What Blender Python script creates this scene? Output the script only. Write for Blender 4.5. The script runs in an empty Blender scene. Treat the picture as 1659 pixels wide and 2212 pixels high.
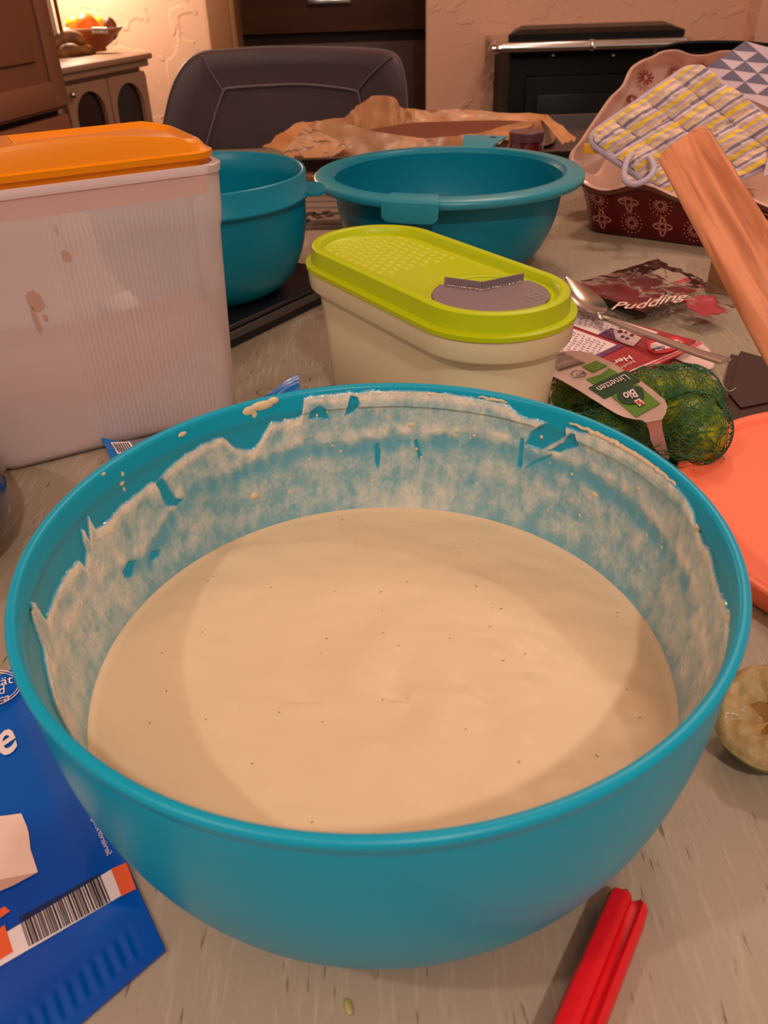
import bpy, bmesh, math, random
from mathutils import Vector, Matrix, noise
random.seed(7)
C = bpy.context.scene.collection
S = bpy.context.scene

# ------------------------------------------------------------------ camera
F_PX, W_PX, H_PX = 1740.0, 1659.0, 2212.0
PITCH, ROLL, CAM_Z = 0.5913, -0.03233, 0.303        # eye height is above the table top (z = 0)
cp, sp, cr, sr = math.cos(PITCH), math.sin(PITCH), math.cos(ROLL), math.sin(ROLL)
right0, fwd, up0 = Vector((1, 0, 0)), Vector((0, cp, -sp)), Vector((0, sp, cp))
RIGHT = right0*cr + up0*sr
UP = up0*cr - right0*sr
EYE = Vector((0, 0, CAM_Z))
cam = bpy.data.cameras.new('camera'); camo = bpy.data.objects.new('camera', cam); C.objects.link(camo)
camo.matrix_world = Matrix(((RIGHT.x, UP.x, -fwd.x, 0), (RIGHT.y, UP.y, -fwd.y, 0), (RIGHT.z, UP.z, -fwd.z, CAM_Z), (0, 0, 0, 1)))
cam.sensor_fit = 'VERTICAL'; cam.sensor_height = 36; cam.sensor_width = 27
cam.lens = F_PX/H_PX*36
cam.clip_start = 0.02; cam.clip_end = 30
cam.dof.use_dof = True; cam.dof.focus_distance = 0.50; cam.dof.aperture_fstop = 19
S.camera = camo

# ------------------------------------------------------------------ world, lamps, exposure
world = bpy.data.worlds.new('world'); S.world = world; world.use_nodes = True
bg = world.node_tree.nodes['Background']; bg.inputs[0].default_value = (1.0, 0.78, 0.64, 1); bg.inputs[1].default_value = 0.26
def lamp(name, loc, power, color, radius, spot=None, target=None):
    l = bpy.data.lights.new(name, 'SPOT' if spot else 'POINT'); l.energy = power; l.color = color; l.shadow_soft_size = radius
    o = bpy.data.objects.new(name, l); o.location = loc; C.objects.link(o)
    if spot:
        l.spot_size = spot; l.spot_blend = .5
        o.rotation_euler = (Vector(target)-Vector(loc)).to_track_quat('-Z', 'Y').to_euler()
    return o
WARM = (1.0, 0.90, 0.80)
lamp('ceiling_spot_left', (-0.92, -0.35, 1.50), 12, WARM, .030)
lamp('ceiling_spot_rear', (0.27, -0.80, 1.42), 22, WARM, .032)
lamp('ceiling_spot_right', (0.75, 1.05, 1.40), 7, WARM, .030)
lamp('room_fill', (0.45, 1.75, 1.55), 13, (1.0, 0.76, 0.58), .10)  # added fill that lifts the walls and chair, stands for no known lamp
lamp('sideboard_lamp', (-0.98, 2.96, 0.47), 12, (1.0, 0.80, 0.56), .05)
S.view_settings.view_transform = 'Standard'; S.view_settings.look = 'None'
S.view_settings.gamma = 1; S.view_settings.use_curve_mapping = False
S.view_settings.exposure = 0.80

# ------------------------------------------------------------------ helpers
def ray(x, y): return RIGHT*((x-W_PX/2)/F_PX) - UP*((y-H_PX/2)/F_PX) + fwd
def atz(x, y, z=0.0):                       # measured point of the photograph on a horizontal plane
    d = ray(x, y); return EYE + d*((z-CAM_Z)/d.z)
def aty(x, y, Y):                           # ... on an upright plane at distance Y
    d = ray(x, y); return EYE + d*(Y/d.y)
def atpl(x, y, P0, N):                      # ... on any plane
    d = ray(x, y); return EYE + d*((P0-EYE).dot(N)/d.dot(N))
def lin(c): return c/12.92 if c <= .04045 else ((c+.055)/1.055)**2.4
def rgb(r, g, b): return (lin(r/255), lin(g/255), lin(b/255), 1)
def link(o, parent=None):
    C.objects.link(o)
    if parent is not None: o.parent = parent; 
    return o
def tag(o, label=None, cat=None, group=None, kind=None):
    if label: o['label'] = label
    if cat: o['category'] = cat
    if group: o['group'] = group
    if kind: o['kind'] = kind
    return o
def thing(name, label, cat, loc=(0, 0, 0), rz=0, group=None):
    o = bpy.data.objects.new(name, None); o.location = loc; o.rotation_euler = (0, 0, rz); o.empty_display_size = .02
    C.objects.link(o); return tag(o, label, cat, group)
def mesh(name, vs, fs, m, parent=None, smooth=True, sharp=None, mats=None, fm=None):
    me = bpy.data.meshes.new(name); me.from_pydata([tuple(v) for v in vs], [], fs); me.update()
    bm = bmesh.new(); bm.from_mesh(me); bmesh.ops.recalc_face_normals(bm, faces=bm.faces); bm.to_mesh(me); bm.free()
    for mm in (mats or [m]): me.materials.append(mm)
    if fm:
        for p, k in zip(me.polygons, fm): p.material_index = k
    if smooth:
        me.polygons.foreach_set('use_smooth', [True]*len(me.polygons))
        if sharp is not None: me.set_sharp_from_angle(angle=math.radians(sharp))
    o = bpy.data.objects.new(name, me); link(o, parent)
    if parent is not None:                   # vertices are given in world space: undo the parent's transform
        lc = Matrix.Translation(parent_world(parent)) @ Matrix.Rotation(parent_rz(parent), 4, 'Z')
        me.transform(lc.inverted())
    return o
def parent_world(p):
    v = Vector((0, 0, 0))
    while p is not None: v = v + Vector(p.location); p = p.parent
    return v
def parent_rz(p):
    r = 0
    while p is not None: r += p.rotation_euler[2]; p = p.parent
    return r
def box_geo(c, s, rz=0, bev=0):
    bm = bmesh.new(); bmesh.ops.create_cube(bm, size=1)
    for v in bm.verts: v.co = Vector((v.co.x*s[0], v.co.y*s[1], v.co.z*s[2]))
    if bev: bmesh.ops.bevel(bm, geom=bm.edges[:], offset=bev, segments=2, affect='EDGES', profile=.5)
    R = Matrix.Rotation(rz, 4, 'Z')
    vs = [Vector(c) + R @ v.co for v in bm.verts]; bm.verts.index_update()
    fs = [[v.index for v in f.verts] for f in bm.faces]; bm.free(); return vs, fs
def join(*geos):
    V, F = [], []
    for vs, fs in geos:
        n = len(V); V += list(vs); F += [[i+n for i in f] for f in fs]
    return V, F
def box(name, c, s, m, parent=None, rz=0, bev=0.002):
    vs, fs = box_geo(c, s, rz, bev); return mesh(name, vs, fs, m, parent, True, 30)
def lathe_geo(prof, n=96, c=(0, 0, 0), closed=False, arc=None):
    vs, fs = [], []
    k = len(prof)
    for i in range(n):
        a = 2*math.pi*i/n
        for r, z in prof: vs.append(Vector((c[0]+r*math.cos(a), c[1]+r*math.sin(a), c[2]+z)))
    for i in range(n):
        j = (i+1) % n
        for q in range(k-1 if not closed else k):
            q2 = (q+1) % k
            fs.append([i*k+q, j*k+q, j*k+q2, i*k+q2])
    return vs, fs
def stack_geo(loops, cap0=True, cap1=True):
    vs, fs = [], []; n = len(loops[0])
    for L in loops: vs += [Vector(p) for p in L]
    for a in range(len(loops)-1):
        for i in range(n):
            j = (i+1) % n; fs.append([a*n+i, a*n+j, (a+1)*n+j, (a+1)*n+i])
    if cap0: fs.append(list(range(n))[::-1])
    if cap1: fs.append([(len(loops)-1)*n+i for i in range(n)])
    return vs, fs
def tube_geo(pts, rad, n=8, closed=False):
    pts = [Vector(p) for p in pts]; N = len(pts); vs, fs = [], []
    for i, p in enumerate(pts):
        a = pts[(i-1) % N] if (closed or i > 0) else pts[i]; b = pts[(i+1) % N] if (closed or i < N-1) else pts[i]
        t = (b-a).normalized() if (b-a).length > 1e-9 else Vector((0, 0, 1))
        u = t.cross(Vector((0, 0, 1)));
        if u.length < .05: u = t.cross(Vector((0, 1, 0)))
        u.normalize(); w = t.cross(u)
        r = rad(i/(N-1)) if callable(rad) else rad
        for k in range(n):
            q = 2*math.pi*k/n; vs.append(p + u*r*math.cos(q) + w*r*math.sin(q))
    for i in range(N if closed else N-1):
        j = (i+1) % N
        for k in range(n):
            l = (k+1) % n; fs.append([i*n+k, i*n+l, j*n+l, j*n+k])
    if not closed: fs += [list(range(n)), [(N-1)*n+k for k in range(n)][::-1]]
    return vs, fs
def grid_geo(fn, nu, nv, thick=None):
    vs = [fn(i/(nu-1), j/(nv-1)) for i in range(nu) for j in range(nv)]
    fs = [[i*nv+j, (i+1)*nv+j, (i+1)*nv+j+1, i*nv+j+1] for i in range(nu-1) for j in range(nv-1)]
    if thick:
        n = len(vs); t = Vector(thick)
        vs = vs + [v - t for v in vs]; fs = fs + [[q+n for q in f][::-1] for f in fs]
        edge = [i*nv for i in range(nu)] + [(nu-1)*nv+j for j in range(1, nv)] + [i*nv+nv-1 for i in range(nu-2, -1, -1)] + [j for j in range(nv-2, 0, -1)]
        for a, b in zip(edge, edge[1:]+edge[:1]): fs.append([a, b, b+n, a+n])
    return vs, fs
def ellipsoid_geo(c, r, nu=20, nv=12, R=None, wob=0):
    vs, fs = [], []
    for j in range(nv+1):
        ph = math.pi*j/nv
        for i in range(nu):
            th = 2*math.pi*i/nu
            v = Vector((r[0]*math.sin(ph)*math.cos(th), r[1]*math.sin(ph)*math.sin(th), r[2]*math.cos(ph)))
            if wob: v = v*(1+wob*noise.noise(v*60+Vector(c)*31))
            if R is not None: v = R @ v
            vs.append(Vector(c)+v)
    for j in range(nv):
        for i in range(nu):
            k = (i+1) % nu; fs.append([j*nu+i, j*nu+k, (j+1)*nu+k, (j+1)*nu+i])
    return vs, fs
def rrect(L, D, r, n=8, c=(0, 0), rz=0, z=0):       # rounded rectangle outline
    pts = []
    for sx, sy, a0 in ((1, 1, 0), (-1, 1, 90), (-1, -1, 180), (1, -1, 270)):
        for k in range(n+1):
            a = math.radians(a0+90*k/n); pts.append((sx*(L/2-r)+r*math.cos(a), sy*(D/2-r)+r*math.sin(a)))
    ca, sa = math.cos(rz), math.sin(rz)
    return [Vector((c[0]+x*ca-y*sa, c[1]+x*sa+y*ca, z)) for x, y in pts]
def text_geo(s, o, ex, ey, lift=None, size=1.0, font_off=0.0, shear=0.0):
    """letters of s laid out from point o: ex = vector of the whole line's length, ey = vector of the letter height"""
    cu = bpy.data.curves.new('lettering', 'FONT'); cu.body = s; cu.size = 1; cu.offset = font_off; cu.shear = shear; cu.resolution_u = 3
    ob = bpy.data.objects.new('lettering', cu); me = bpy.data.meshes.new_from_object(ob)
    co = [v.co.copy() for v in me.vertices]; fs = [list(p.vertices) for p in me.polygons]
    bpy.data.objects.remove(ob); bpy.data.meshes.remove(me); bpy.data.curves.remove(cu)
    w = max(c.x for c in co); h = max(c.y for c in co)
    return [Vector(o) + Vector(ex)*(c.x/w) + Vector(ey)*(c.y/h) for c in co], fs
def poly_geo(pts, lift=Vector((0, 0, 0))):
    return [Vector(p)+lift for p in pts], [list(range(len(pts)))]
def smooth_line(pts, n=6, closed=False):
    P = [Vector(p) for p in pts]; out = []; N = len(P)
    rng = range(N if closed else N-1)
    for i in rng:
        g = lambda k: P[k % N] if closed else P[max(0, min(N-1, k))]
        a, b, c, d = g(i-1), g(i), g(i+1), g(i+2)
        for k in range(n):
            t = k/n; out.append(.5*((2*b)+(c-a)*t+(2*a-5*b+4*c-d)*t*t+(3*b-a-3*c+d)*t**3))
    if not closed: out.append(P[-1])
    return out

# ------------------------------------------------------------------ materials
def mat(name, col, rough=.5, metal=0, spec=.5, coat=0, bump=0, bscale=50, stretch=(1, 1, 1), var=0, vscale=8, col2=None, trans=0, alpha=None, coat_r=.1, sss=0, sheen=0, detail=4):
    m = bpy.data.materials.new(name); m.use_nodes = True; nt = m.node_tree; N = nt.nodes; Lk = nt.links
    b = N['Principled BSDF']; b.inputs['Base Color'].default_value = col; b.inputs['Roughness'].default_value = rough
    b.inputs['Metallic'].default_value = metal; b.inputs['Specular IOR Level'].default_value = spec
    b.inputs['Coat Weight'].default_value = coat; b.inputs['Coat Roughness'].default_value = coat_r
    b.inputs['Sheen Weight'].default_value = sheen
    if sss:
        b.inputs['Subsurface Weight'].default_value = sss; b.inputs['Subsurface Radius'].default_value = (1, .7, .5); b.inputs['Subsurface Scale'].default_value = .006
    if bump or var or col2:
        tc = N.new('ShaderNodeTexCoord'); mp = N.new('ShaderNodeMapping'); mp.inputs['Scale'].default_value = stretch
        Lk.new(tc.outputs['Object'], mp.inputs['Vector'])
    if bump:
        n = N.new('ShaderNodeTexNoise'); n.inputs['Scale'].default_value = bscale; n.inputs['Detail'].default_value = detail
        Lk.new(mp.outputs[0], n.inputs['Vector'])
        bp = N.new('ShaderNodeBump'); bp.inputs['Strength'].default_value = bump; bp.inputs['Distance'].default_value = .002
        Lk.new(n.outputs[0], bp.inputs['Height']); Lk.new(bp.outputs[0], b.inputs['Normal'])
    if col2 is not None:
        n = N.new('ShaderNodeTexNoise'); n.inputs['Scale'].default_value = vscale; n.inputs['Detail'].default_value = 5
        Lk.new(mp.outputs[0], n.inputs['Vector'])
        cr_ = N.new('ShaderNodeValToRGB'); cr_.color_ramp.elements[0].position = .35; cr_.color_ramp.elements[1].position = .68
        cr_.color_ramp.elements[0].color = col; cr_.color_ramp.elements[1].color = col2
        Lk.new(n.outputs[0], cr_.inputs[0]); Lk.new(cr_.outputs[0], b.inputs['Base Color'])
    if alpha is not None: b.inputs['Alpha'].default_value = alpha
    if trans: b.inputs['Transmission Weight'].default_value = trans
    return m
def translucent(name, col, see=.35, rough=.35, tl=.5, seecol=(1, 1, 1, 1), ior=1.4):
    """milky plastic: part diffuse, part diffuse transmission, part straight through, under a soft gloss"""
    m = bpy.data.materials.new(name); m.use_nodes = True; nt = m.node_tree; N = nt.nodes; Lk = nt.links
    out = N['Material Output']; N.remove(N['Principled BSDF'])
    d = N.new('ShaderNodeBsdfDiffuse'); d.inputs[0].default_value = col
    t = N.new('ShaderNodeBsdfTranslucent'); t.inputs[0].default_value = col
    tr = N.new('ShaderNodeBsdfTransparent'); tr.inputs[0].default_value = seecol
    g = N.new('ShaderNodeBsdfGlossy'); g.inputs[1].default_value = rough
    m1 = N.new('ShaderNodeMixShader'); m1.inputs[0].default_value = tl; Lk.new(d.outputs[0], m1.inputs[1]); Lk.new(t.outputs[0], m1.inputs[2])
    m2 = N.new('ShaderNodeMixShader'); m2.inputs[0].default_value = see; Lk.new(m1.outputs[0], m2.inputs[1]); Lk.new(tr.outputs[0], m2.inputs[2])
    fr = N.new('ShaderNodeFresnel'); fr.inputs[0].default_value = ior
    m3 = N.new('ShaderNodeMixShader'); Lk.new(fr.outputs[0], m3.inputs[0]); Lk.new(m2.outputs[0], m3.inputs[1]); Lk.new(g.outputs[0], m3.inputs[2])
    Lk.new(m3.outputs[0], out.inputs[0]); return m
TEAL = rgb(0, 152, 184)
M = dict(
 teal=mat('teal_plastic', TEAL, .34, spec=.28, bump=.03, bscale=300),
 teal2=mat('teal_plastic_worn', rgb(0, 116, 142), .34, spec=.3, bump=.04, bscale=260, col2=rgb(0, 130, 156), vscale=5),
 tealtab=mat('teal_rim_plastic', rgb(30, 136, 156), .35, bump=.05, bscale=200),
 batter=None, orange=mat('orange_plastic', rgb(250, 148, 10), .38, bump=.03, bscale=200),
 lime=mat('lime_green_plastic', rgb(180, 196, 4), .38, spec=.3, bump=.03, bscale=200),
 limedark=mat('lime_green_bumps', rgb(204, 210, 70), .45),
 greyflap=mat('grey_plastic', rgb(122, 104, 112), .42, bump=.05, bscale=300),
 coral=mat('coral_plastic', rgb(255, 124, 88), .42, bump=.03, bscale=200),
 red=mat('red_silicone', rgb(225, 4, 28), .45, bump=.03, bscale=200),
 flour=mat('flour', rgb(255, 232, 222), .9, bump=.4, bscale=90),
 steel=mat('stainless_steel', (.62, .6, .58, 1), .22, 1),
 chrome=mat('chrome', (.75, .72, .7, 1), .13, 1),
 blueprint=mat('blue_packet_foil', rgb(0, 92, 186), .3, spec=.3, coat=.2, bump=.12, bscale=22, col2=rgb(0, 66, 164), vscale=9),
 bluesmall=mat('blue_packet_small', rgb(0, 104, 186), .32, coat=.2, bump=.1, bscale=40),
 white=mat('printed_white', rgb(232, 214, 214), .45), black=mat('printed_black', rgb(28, 24, 28), .5),
 orangeprint=mat('printed_orange', rgb(232, 96, 52), .35), cream=mat('printed_cheese', rgb(238, 208, 196), .5, col2=rgb(226, 190, 172), vscale=40),
 redprint=mat('printed_red', rgb(158, 26, 34), .4), brightred=mat('printed_bright_red', rgb(214, 30, 48), .4),
 purple=mat('printed_purple', rgb(98, 44, 96), .4), greyprint=mat('printed_grey', rgb(132, 108, 122), .5), navy=mat('printed_navy', rgb(30, 40, 110), .4),
 paperwhite=mat('carton_paper', rgb(222, 192, 186), .6), labelpaper=mat('label_paper', rgb(205, 178, 168), .45, col2=rgb(192, 165, 155), vscale=60),
 green1=mat('printed_leaf_green', rgb(86, 138, 34), .45), green2=mat('printed_dark_green', rgb(12, 66, 42), .45),
 net=mat('green_net_twine', rgb(38, 92, 50), .6), lime_skin=mat('lime_skin', rgb(96, 128, 8), .4, bump=.2, bscale=260, col2=rgb(170, 164, 20), vscale=34, spec=.4),
 pulp=mat('lime_pith', rgb(186, 160, 112), .5, bump=.7, bscale=140, col2=rgb(160, 132, 80), vscale=60, coat=.1), pulpdark=mat('lime_pulp', rgb(150, 100, 40), .3, bump=.5, bscale=150, coat=.6),
 choc=mat('dark_brown_cardboard', rgb(52, 18, 14), .6, bump=.1, bscale=120),
 blackm=mat('black_cast_iron', rgb(14, 11, 11), .5, spec=.12), blackgloss=mat('black_enamel', rgb(9, 7, 7), .35, spec=.2),
 scaletop=mat('scale_glass', rgb(30, 28, 32), .18, coat=.5), scalebody=mat('scale_body', rgb(74, 62, 60), .4), scaledark=mat('scale_base_black', rgb(18, 14, 14), .5),
 paper=mat('brown_baking_paper', rgb(206, 150, 104), .34, bump=.3, bscale=60, col2=rgb(172, 112, 66), vscale=16, spec=.6),
 tin=mat('dark_baking_tin', rgb(52, 44, 44), .35, .4), cork=mat('cork', rgb(170, 112, 70), .85, bump=.8, bscale=220, col2=rgb(120, 72, 42), vscale=120),
 greywood=mat('grey_wood_board', rgb(128, 106, 92), .6, bump=.3, bscale=60, stretch=(1, 14, 14), col2=rgb(98, 80, 68), vscale=12),
 cake=mat('brown_cake', rgb(112, 58, 36), .8, bump=.6, bscale=140),
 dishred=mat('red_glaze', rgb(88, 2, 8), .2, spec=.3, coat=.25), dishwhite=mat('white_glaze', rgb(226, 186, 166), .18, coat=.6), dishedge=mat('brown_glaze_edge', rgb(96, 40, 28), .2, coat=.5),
 flake=mat('snowflake_print', rgb(184, 118, 106), .35), motif=mat('red_brown_print', rgb(150, 72, 62), .3),
 mitt_w=None, binding=mat('lilac_binding', rgb(188, 172, 190), .8, sheen=.3, bump=.2, bscale=300), yellow=mat('yellow_ribbon', rgb(226, 160, 30), .6),
 tri_w=mat('pale_cotton', rgb(214, 190, 200), .85, bump=.2, bscale=400), tri_g=mat('grey_cotton', rgb(112, 104, 124), .85, bump=.2, bscale=400),
 chair=mat('grey_brown_faux_suede', rgb(70, 50, 55), .55, sheen=.15, bump=.12, bscale=30, col2=rgb(54, 38, 42), vscale=5), seam=mat('chair_thread', rgb(96, 82, 86), .6),
 jarred=mat('dark_red_glass_jar', rgb(84, 14, 22), .15, coat=.5), jarlid=mat('jar_lid_plum', rgb(92, 56, 66), .3),
 cab=mat('cabinet_painted_wood', rgb(138, 88, 62), .5, bump=.08, bscale=12, stretch=(6, 6, 1)), cabgap=mat('cabinet_gap', rgb(40, 18, 10), .8),
 side=mat('sideboard_painted_wood', rgb(158, 118, 94), .5, bump=.1, bscale=20), glassdark=mat('dark_cabinet_glass', rgb(40, 22, 18), .3, spec=.3, coat=.15),
 orangefruit=mat('orange_peel', rgb(250, 124, 12), .4, bump=.4, bscale=200), yellowfruit=mat('lemon_peel', rgb(244, 196, 40), .4, bump=.3, bscale=200),
 brownfruit=mat('brown_pear', rgb(112, 52, 24), .5, bump=.2, bscale=80), bread=mat('banana_skin', rgb(150, 96, 34), .6, bump=.3, bscale=60, col2=rgb(92, 48, 18), vscale=30),
 clay=mat('terracotta_bowl', rgb(188, 104, 52), .35, coat=.3), clayrim=mat('bowl_pale_rim', rgb(206, 176, 160), .3),
 doortrim=mat('door_frame_wood', rgb(126, 82, 48), .5, bump=.1, bscale=10, stretch=(8, 8, 1)),
 darkwood=mat('dark_wood_panel', rgb(86, 52, 28), .5, bump=.1, bscale=8, stretch=(1, 1, 10), col2=rgb(74, 42, 22), vscale=3), floor=mat('floor_tiles', rgb(96, 70, 52), .5, bump=.1, bscale=4),
 pipe=mat('white_pipe', rgb(226, 208, 190), .35), knob=mat('brushed_knob', (.6, .55, .5, 1), .25, 1),
 bluejar=mat('blue_glaze', rgb(22, 36, 78), .12, coat=.8), redjar=mat('red_brown_glaze', rgb(128, 34, 22), .12, coat=.8), brownjar=mat('brown_pottery', rgb(82, 52, 36), .25, coat=.4), dot=mat('pale_dots', rgb(206, 176, 140), .3),
 speck=mat('lime_zest', rgb(168, 160, 92), .5), threadm=mat('pale_thread', rgb(190, 176, 150), .6),
)
def plaster(name, col, strength=.9):
    m = mat(name, col, .85); nt = m.node_tree; N = nt.nodes; L = nt.links; b = N['Principled BSDF']
    tc = N.new('ShaderNodeTexCoord'); n1 = N.new('ShaderNodeTexNoise'); n1.inputs['Scale'].default_value = 5.5; n1.inputs['Detail'].default_value = 3; n1.inputs['Distortion'].default_value = 1.6
    L.new(tc.outputs['Object'], n1.inputs['Vector'])
    r = N.new('ShaderNodeValToRGB'); r.color_ramp.elements[0].position = .52; r.color_ramp.elements[1].position = .56
    L.new(n1.outputs[0], r.inputs[0])
    n2 = N.new('ShaderNodeTexNoise'); n2.inputs['Scale'].default_value = 26; L.new(tc.outputs['Object'], n2.inputs['Vector'])
    mx = N.new('ShaderNodeMath'); mx.operation = 'MULTIPLY_ADD'; mx.inputs[1].default_value = .25; L.new(n2.outputs[0], mx.inputs[0]); L.new(r.outputs[0], mx.inputs[2])
    bp = N.new('ShaderNodeBump'); bp.inputs['Strength'].default_value = strength; bp.inputs['Distance'].default_value = .006
    L.new(mx.outputs[0], bp.inputs['Height']); L.new(bp.outputs[0], b.inputs['Normal']); return m
M['plaster'] = plaster('trowelled_plaster', rgb(212, 164, 138), .38)
def tabletop():
    m = mat('table_lime_washed_wood', rgb(158, 142, 122), .5); nt = m.node_tree; N = nt.nodes; L = nt.links; b = N['Principled BSDF']
    tc = N.new('ShaderNodeTexCoord')
    def nz(scale, st, det=4):
        mp = N.new('ShaderNodeMapping'); mp.inputs['Scale'].default_value = st; L.new(tc.outputs['Object'], mp.inputs[0])
        n = N.new('ShaderNodeTexNoise'); n.inputs['Scale'].default_value = scale; n.inputs['Detail'].default_value = det; L.new(mp.outputs[0], n.inputs['Vector']); return n
    base = nz(3, (1, 1, 1)); cr1 = N.new('ShaderNodeValToRGB'); cr1.color_ramp.elements[0].color = rgb(166, 147, 130); cr1.color_ramp.elements[1].color = rgb(144, 133, 112)
    cr1.color_ramp.elements[0].position = .35; cr1.color_ramp.elements[1].position = .65; L.new(base.outputs[0], cr1.inputs[0])
    lt = nz(26, (14, 1.6, 1), 2); r2 = N.new('ShaderNodeValToRGB'); r2.color_ramp.elements[0].position = .52; r2.color_ramp.elements[1].position = .74; L.new(lt.outputs[0], r2.inputs[0])
    dk = nz(40, (9, 1.3, 1), 2); r3 = N.new('ShaderNodeValToRGB'); r3.color_ramp.elements[0].position = .66; r3.color_ramp.elements[1].position = .74; L.new(dk.outputs[0], r3.inputs[0])
    m1 = N.new('ShaderNodeMixRGB'); L.new(r2.outputs[0], m1.inputs[0]); L.new(cr1.outputs[0], m1.inputs[1]); m1.inputs[2].default_value = rgb(172, 155, 137)
    mul = N.new('ShaderNodeMath'); mul.operation = 'MULTIPLY'; mul.inputs[1].default_value = .8; L.new(r3.outputs[0], mul.inputs[0])
    m2 = N.new('ShaderNodeMixRGB'); L.new(mul.outputs[0], m2.inputs[0]); L.new(m1.outputs[0], m2.inputs[1]); m2.inputs[2].default_value = rgb(88, 68, 52)
    L.new(m2.outputs[0], b.inputs['Base Color'])
    ad = N.new('ShaderNodeMath'); ad.operation = 'SUBTRACT'; L.new(r2.outputs[0], ad.inputs[0]); L.new(r3.outputs[0], ad.inputs[1])
    bp = N.new('ShaderNodeBump'); bp.inputs['Strength'].default_value = .35; bp.inputs['Distance'].default_value = .0008; L.new(ad.outputs[0], bp.inputs['Height']); L.new(bp.outputs[0], b.inputs['Normal'])
    return m
M['table'] = tabletop()
def attr_mix(name, c0, cm, c1, attr, rough=.25, coat=.5, bump=.4, bscale=180):
    m = mat(name, c0, rough, coat=coat, bump=bump, bscale=bscale); nt = m.node_tree; N = nt.nodes; L = nt.links
    a = N.new('ShaderNodeAttribute'); a.attribute_name = attr; mx = N.new('ShaderNodeValToRGB'); e = mx.color_ramp.elements; e[0].color = c0; e[1].color = c1; k = e.new(.42); k.color = cm
    L.new(a.outputs['Fac'], mx.inputs[0]); L.new(mx.outputs[0], N['Principled BSDF'].inputs['Base Color']); return m
CREAM = rgb(248, 216, 180)
M['film'] = attr_mix('batter_film', rgb(0, 148, 184), rgb(122, 170, 180), rgb(232, 220, 202), 'film', .26, .45, .45, 170)
def batter_mat():
    m = mat('cake_batter', rgb(214, 190, 156), .5, coat=.04, coat_r=.2, spec=.35, sss=0); nt = m.node_tree; N = nt.nodes; L = nt.links; b = N['Principled BSDF']
    tc = N.new('ShaderNodeTexCoord')
    n1 = N.new('ShaderNodeTexNoise'); n1.inputs['Scale'].default_value = 34; n1.inputs['Detail'].default_value = 5; n1.inputs['Distortion'].default_value = 1.2
    mp = N.new('ShaderNodeMapping'); mp.inputs['Scale'].default_value = (.7, 1.5, 1); mp.inputs['Rotation'].default_value = (0, 0, .5); L.new(tc.outputs['Object'], mp.inputs[0]); L.new(mp.outputs[0], n1.inputs['Vector'])
    n2 = N.new('ShaderNodeTexNoise'); n2.inputs['Scale'].default_value = 260; n2.inputs['Detail'].default_value = 2; L.new(tc.outputs['Object'], n2.inputs['Vector'])
    s = N.new('ShaderNodeMath'); s.operation = 'MULTIPLY_ADD'; s.inputs[1].default_value = .12; L.new(n2.outputs[0], s.inputs[0]); L.new(n1.outputs[0], s.inputs[2])
    bp = N.new('ShaderNodeBump'); bp.inputs['Strength'].default_value = .22; bp.inputs['Distance'].default_value = .003; L.new(s.outputs[0], bp.inputs['Height']); L.new(bp.outputs[0], b.inputs['Normal'])
    return m
M['batter'] = batter_mat()
def gloss_clear(name, col, see=.75, rough=.08):
    return translucent(name, col, see=see, rough=rough, tl=.3, ior=1.05)
M['clearbag'] = gloss_clear('clear_bag_film', rgb(200, 180, 170), .965, .14)
M['cloudy'] = translucent('cloudy_plastic', rgb(255, 240, 244), .40, .3, .38)
M['orange'] = translucent('orange_plastic', rgb(255, 152, 0), 0, .35, .25)
M['cloudy2'] = translucent('milky_plastic', rgb(255, 240, 196), .08, .28, .15)
M['sugar'] = mat('powdered_sugar', rgb(250, 232, 205), .9, bump=.3, bscale=120)
M['netfilm'] = translucent('net_haze', rgb(40, 84, 46), .6, .6, .2)
def wood():
    m = mat('beech_wood', rgb(214, 140, 92), .5); nt = m.node_tree; N = nt.nodes; L = nt.links; b = N['Principled BSDF']
    tc = N.new('ShaderNodeTexCoord'); mp = N.new('ShaderNodeMapping'); mp.inputs['Scale'].default_value = (10, 10, 1.0); L.new(tc.outputs['Object'], mp.inputs[0])
    n = N.new('ShaderNodeTexNoise'); n.inputs['Scale'].default_value = 14; n.inputs['Detail'].default_value = 5; n.inputs['Distortion'].default_value = .6; L.new(mp.outputs[0], n.inputs['Vector'])
    r = N.new('ShaderNodeValToRGB'); r.color_ramp.elements[0].position = .36; r.color_ramp.elements[0].color = rgb(176, 100, 58); r.color_ramp.elements[1].position = .58; r.color_ramp.elements[1].color = rgb(232, 148, 104)
    L.new(n.outputs[0], r.inputs[0]); L.new(r.outputs[0], b.inputs['Base Color'])
    bp = N.new('ShaderNodeBump'); bp.inputs['Strength'].default_value = .25; bp.inputs['Distance'].default_value = .0006; L.new(n.outputs[0], bp.inputs['Height']); L.new(bp.outputs[0], b.inputs['Normal']); return m
M['wood'] = wood()

# ------------------------------------------------------------------ setting
FLOOR = -.75
def struct(o): o['kind'] = 'structure'; return o
struct(box('floor', (0.2, 2.0, FLOOR-.02), (5.6, 7.0, .04), M['floor'], bev=0))
struct(box('ceiling', (0.2, 2.0, 1.80), (5.6, 7.0, .04), M['plaster'], bev=0))
YW = 3.20
xl, xr = -0.54, aty(924.5, 120, YW).x
def wallbox(name, x0, x1, y0, y1, m=M['plaster']): return struct(box(name, ((x0+x1)/2, (y0+y1)/2, .515), (x1-x0, y1-y0, 2.53), m, bev=0))
wallbox('wall_back', -2.2, xl, YW, YW+.12)
xc = aty(1614, 30, YW).x
wallbox('wall_back_right', xr, xc, YW, YW+.12)
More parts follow.
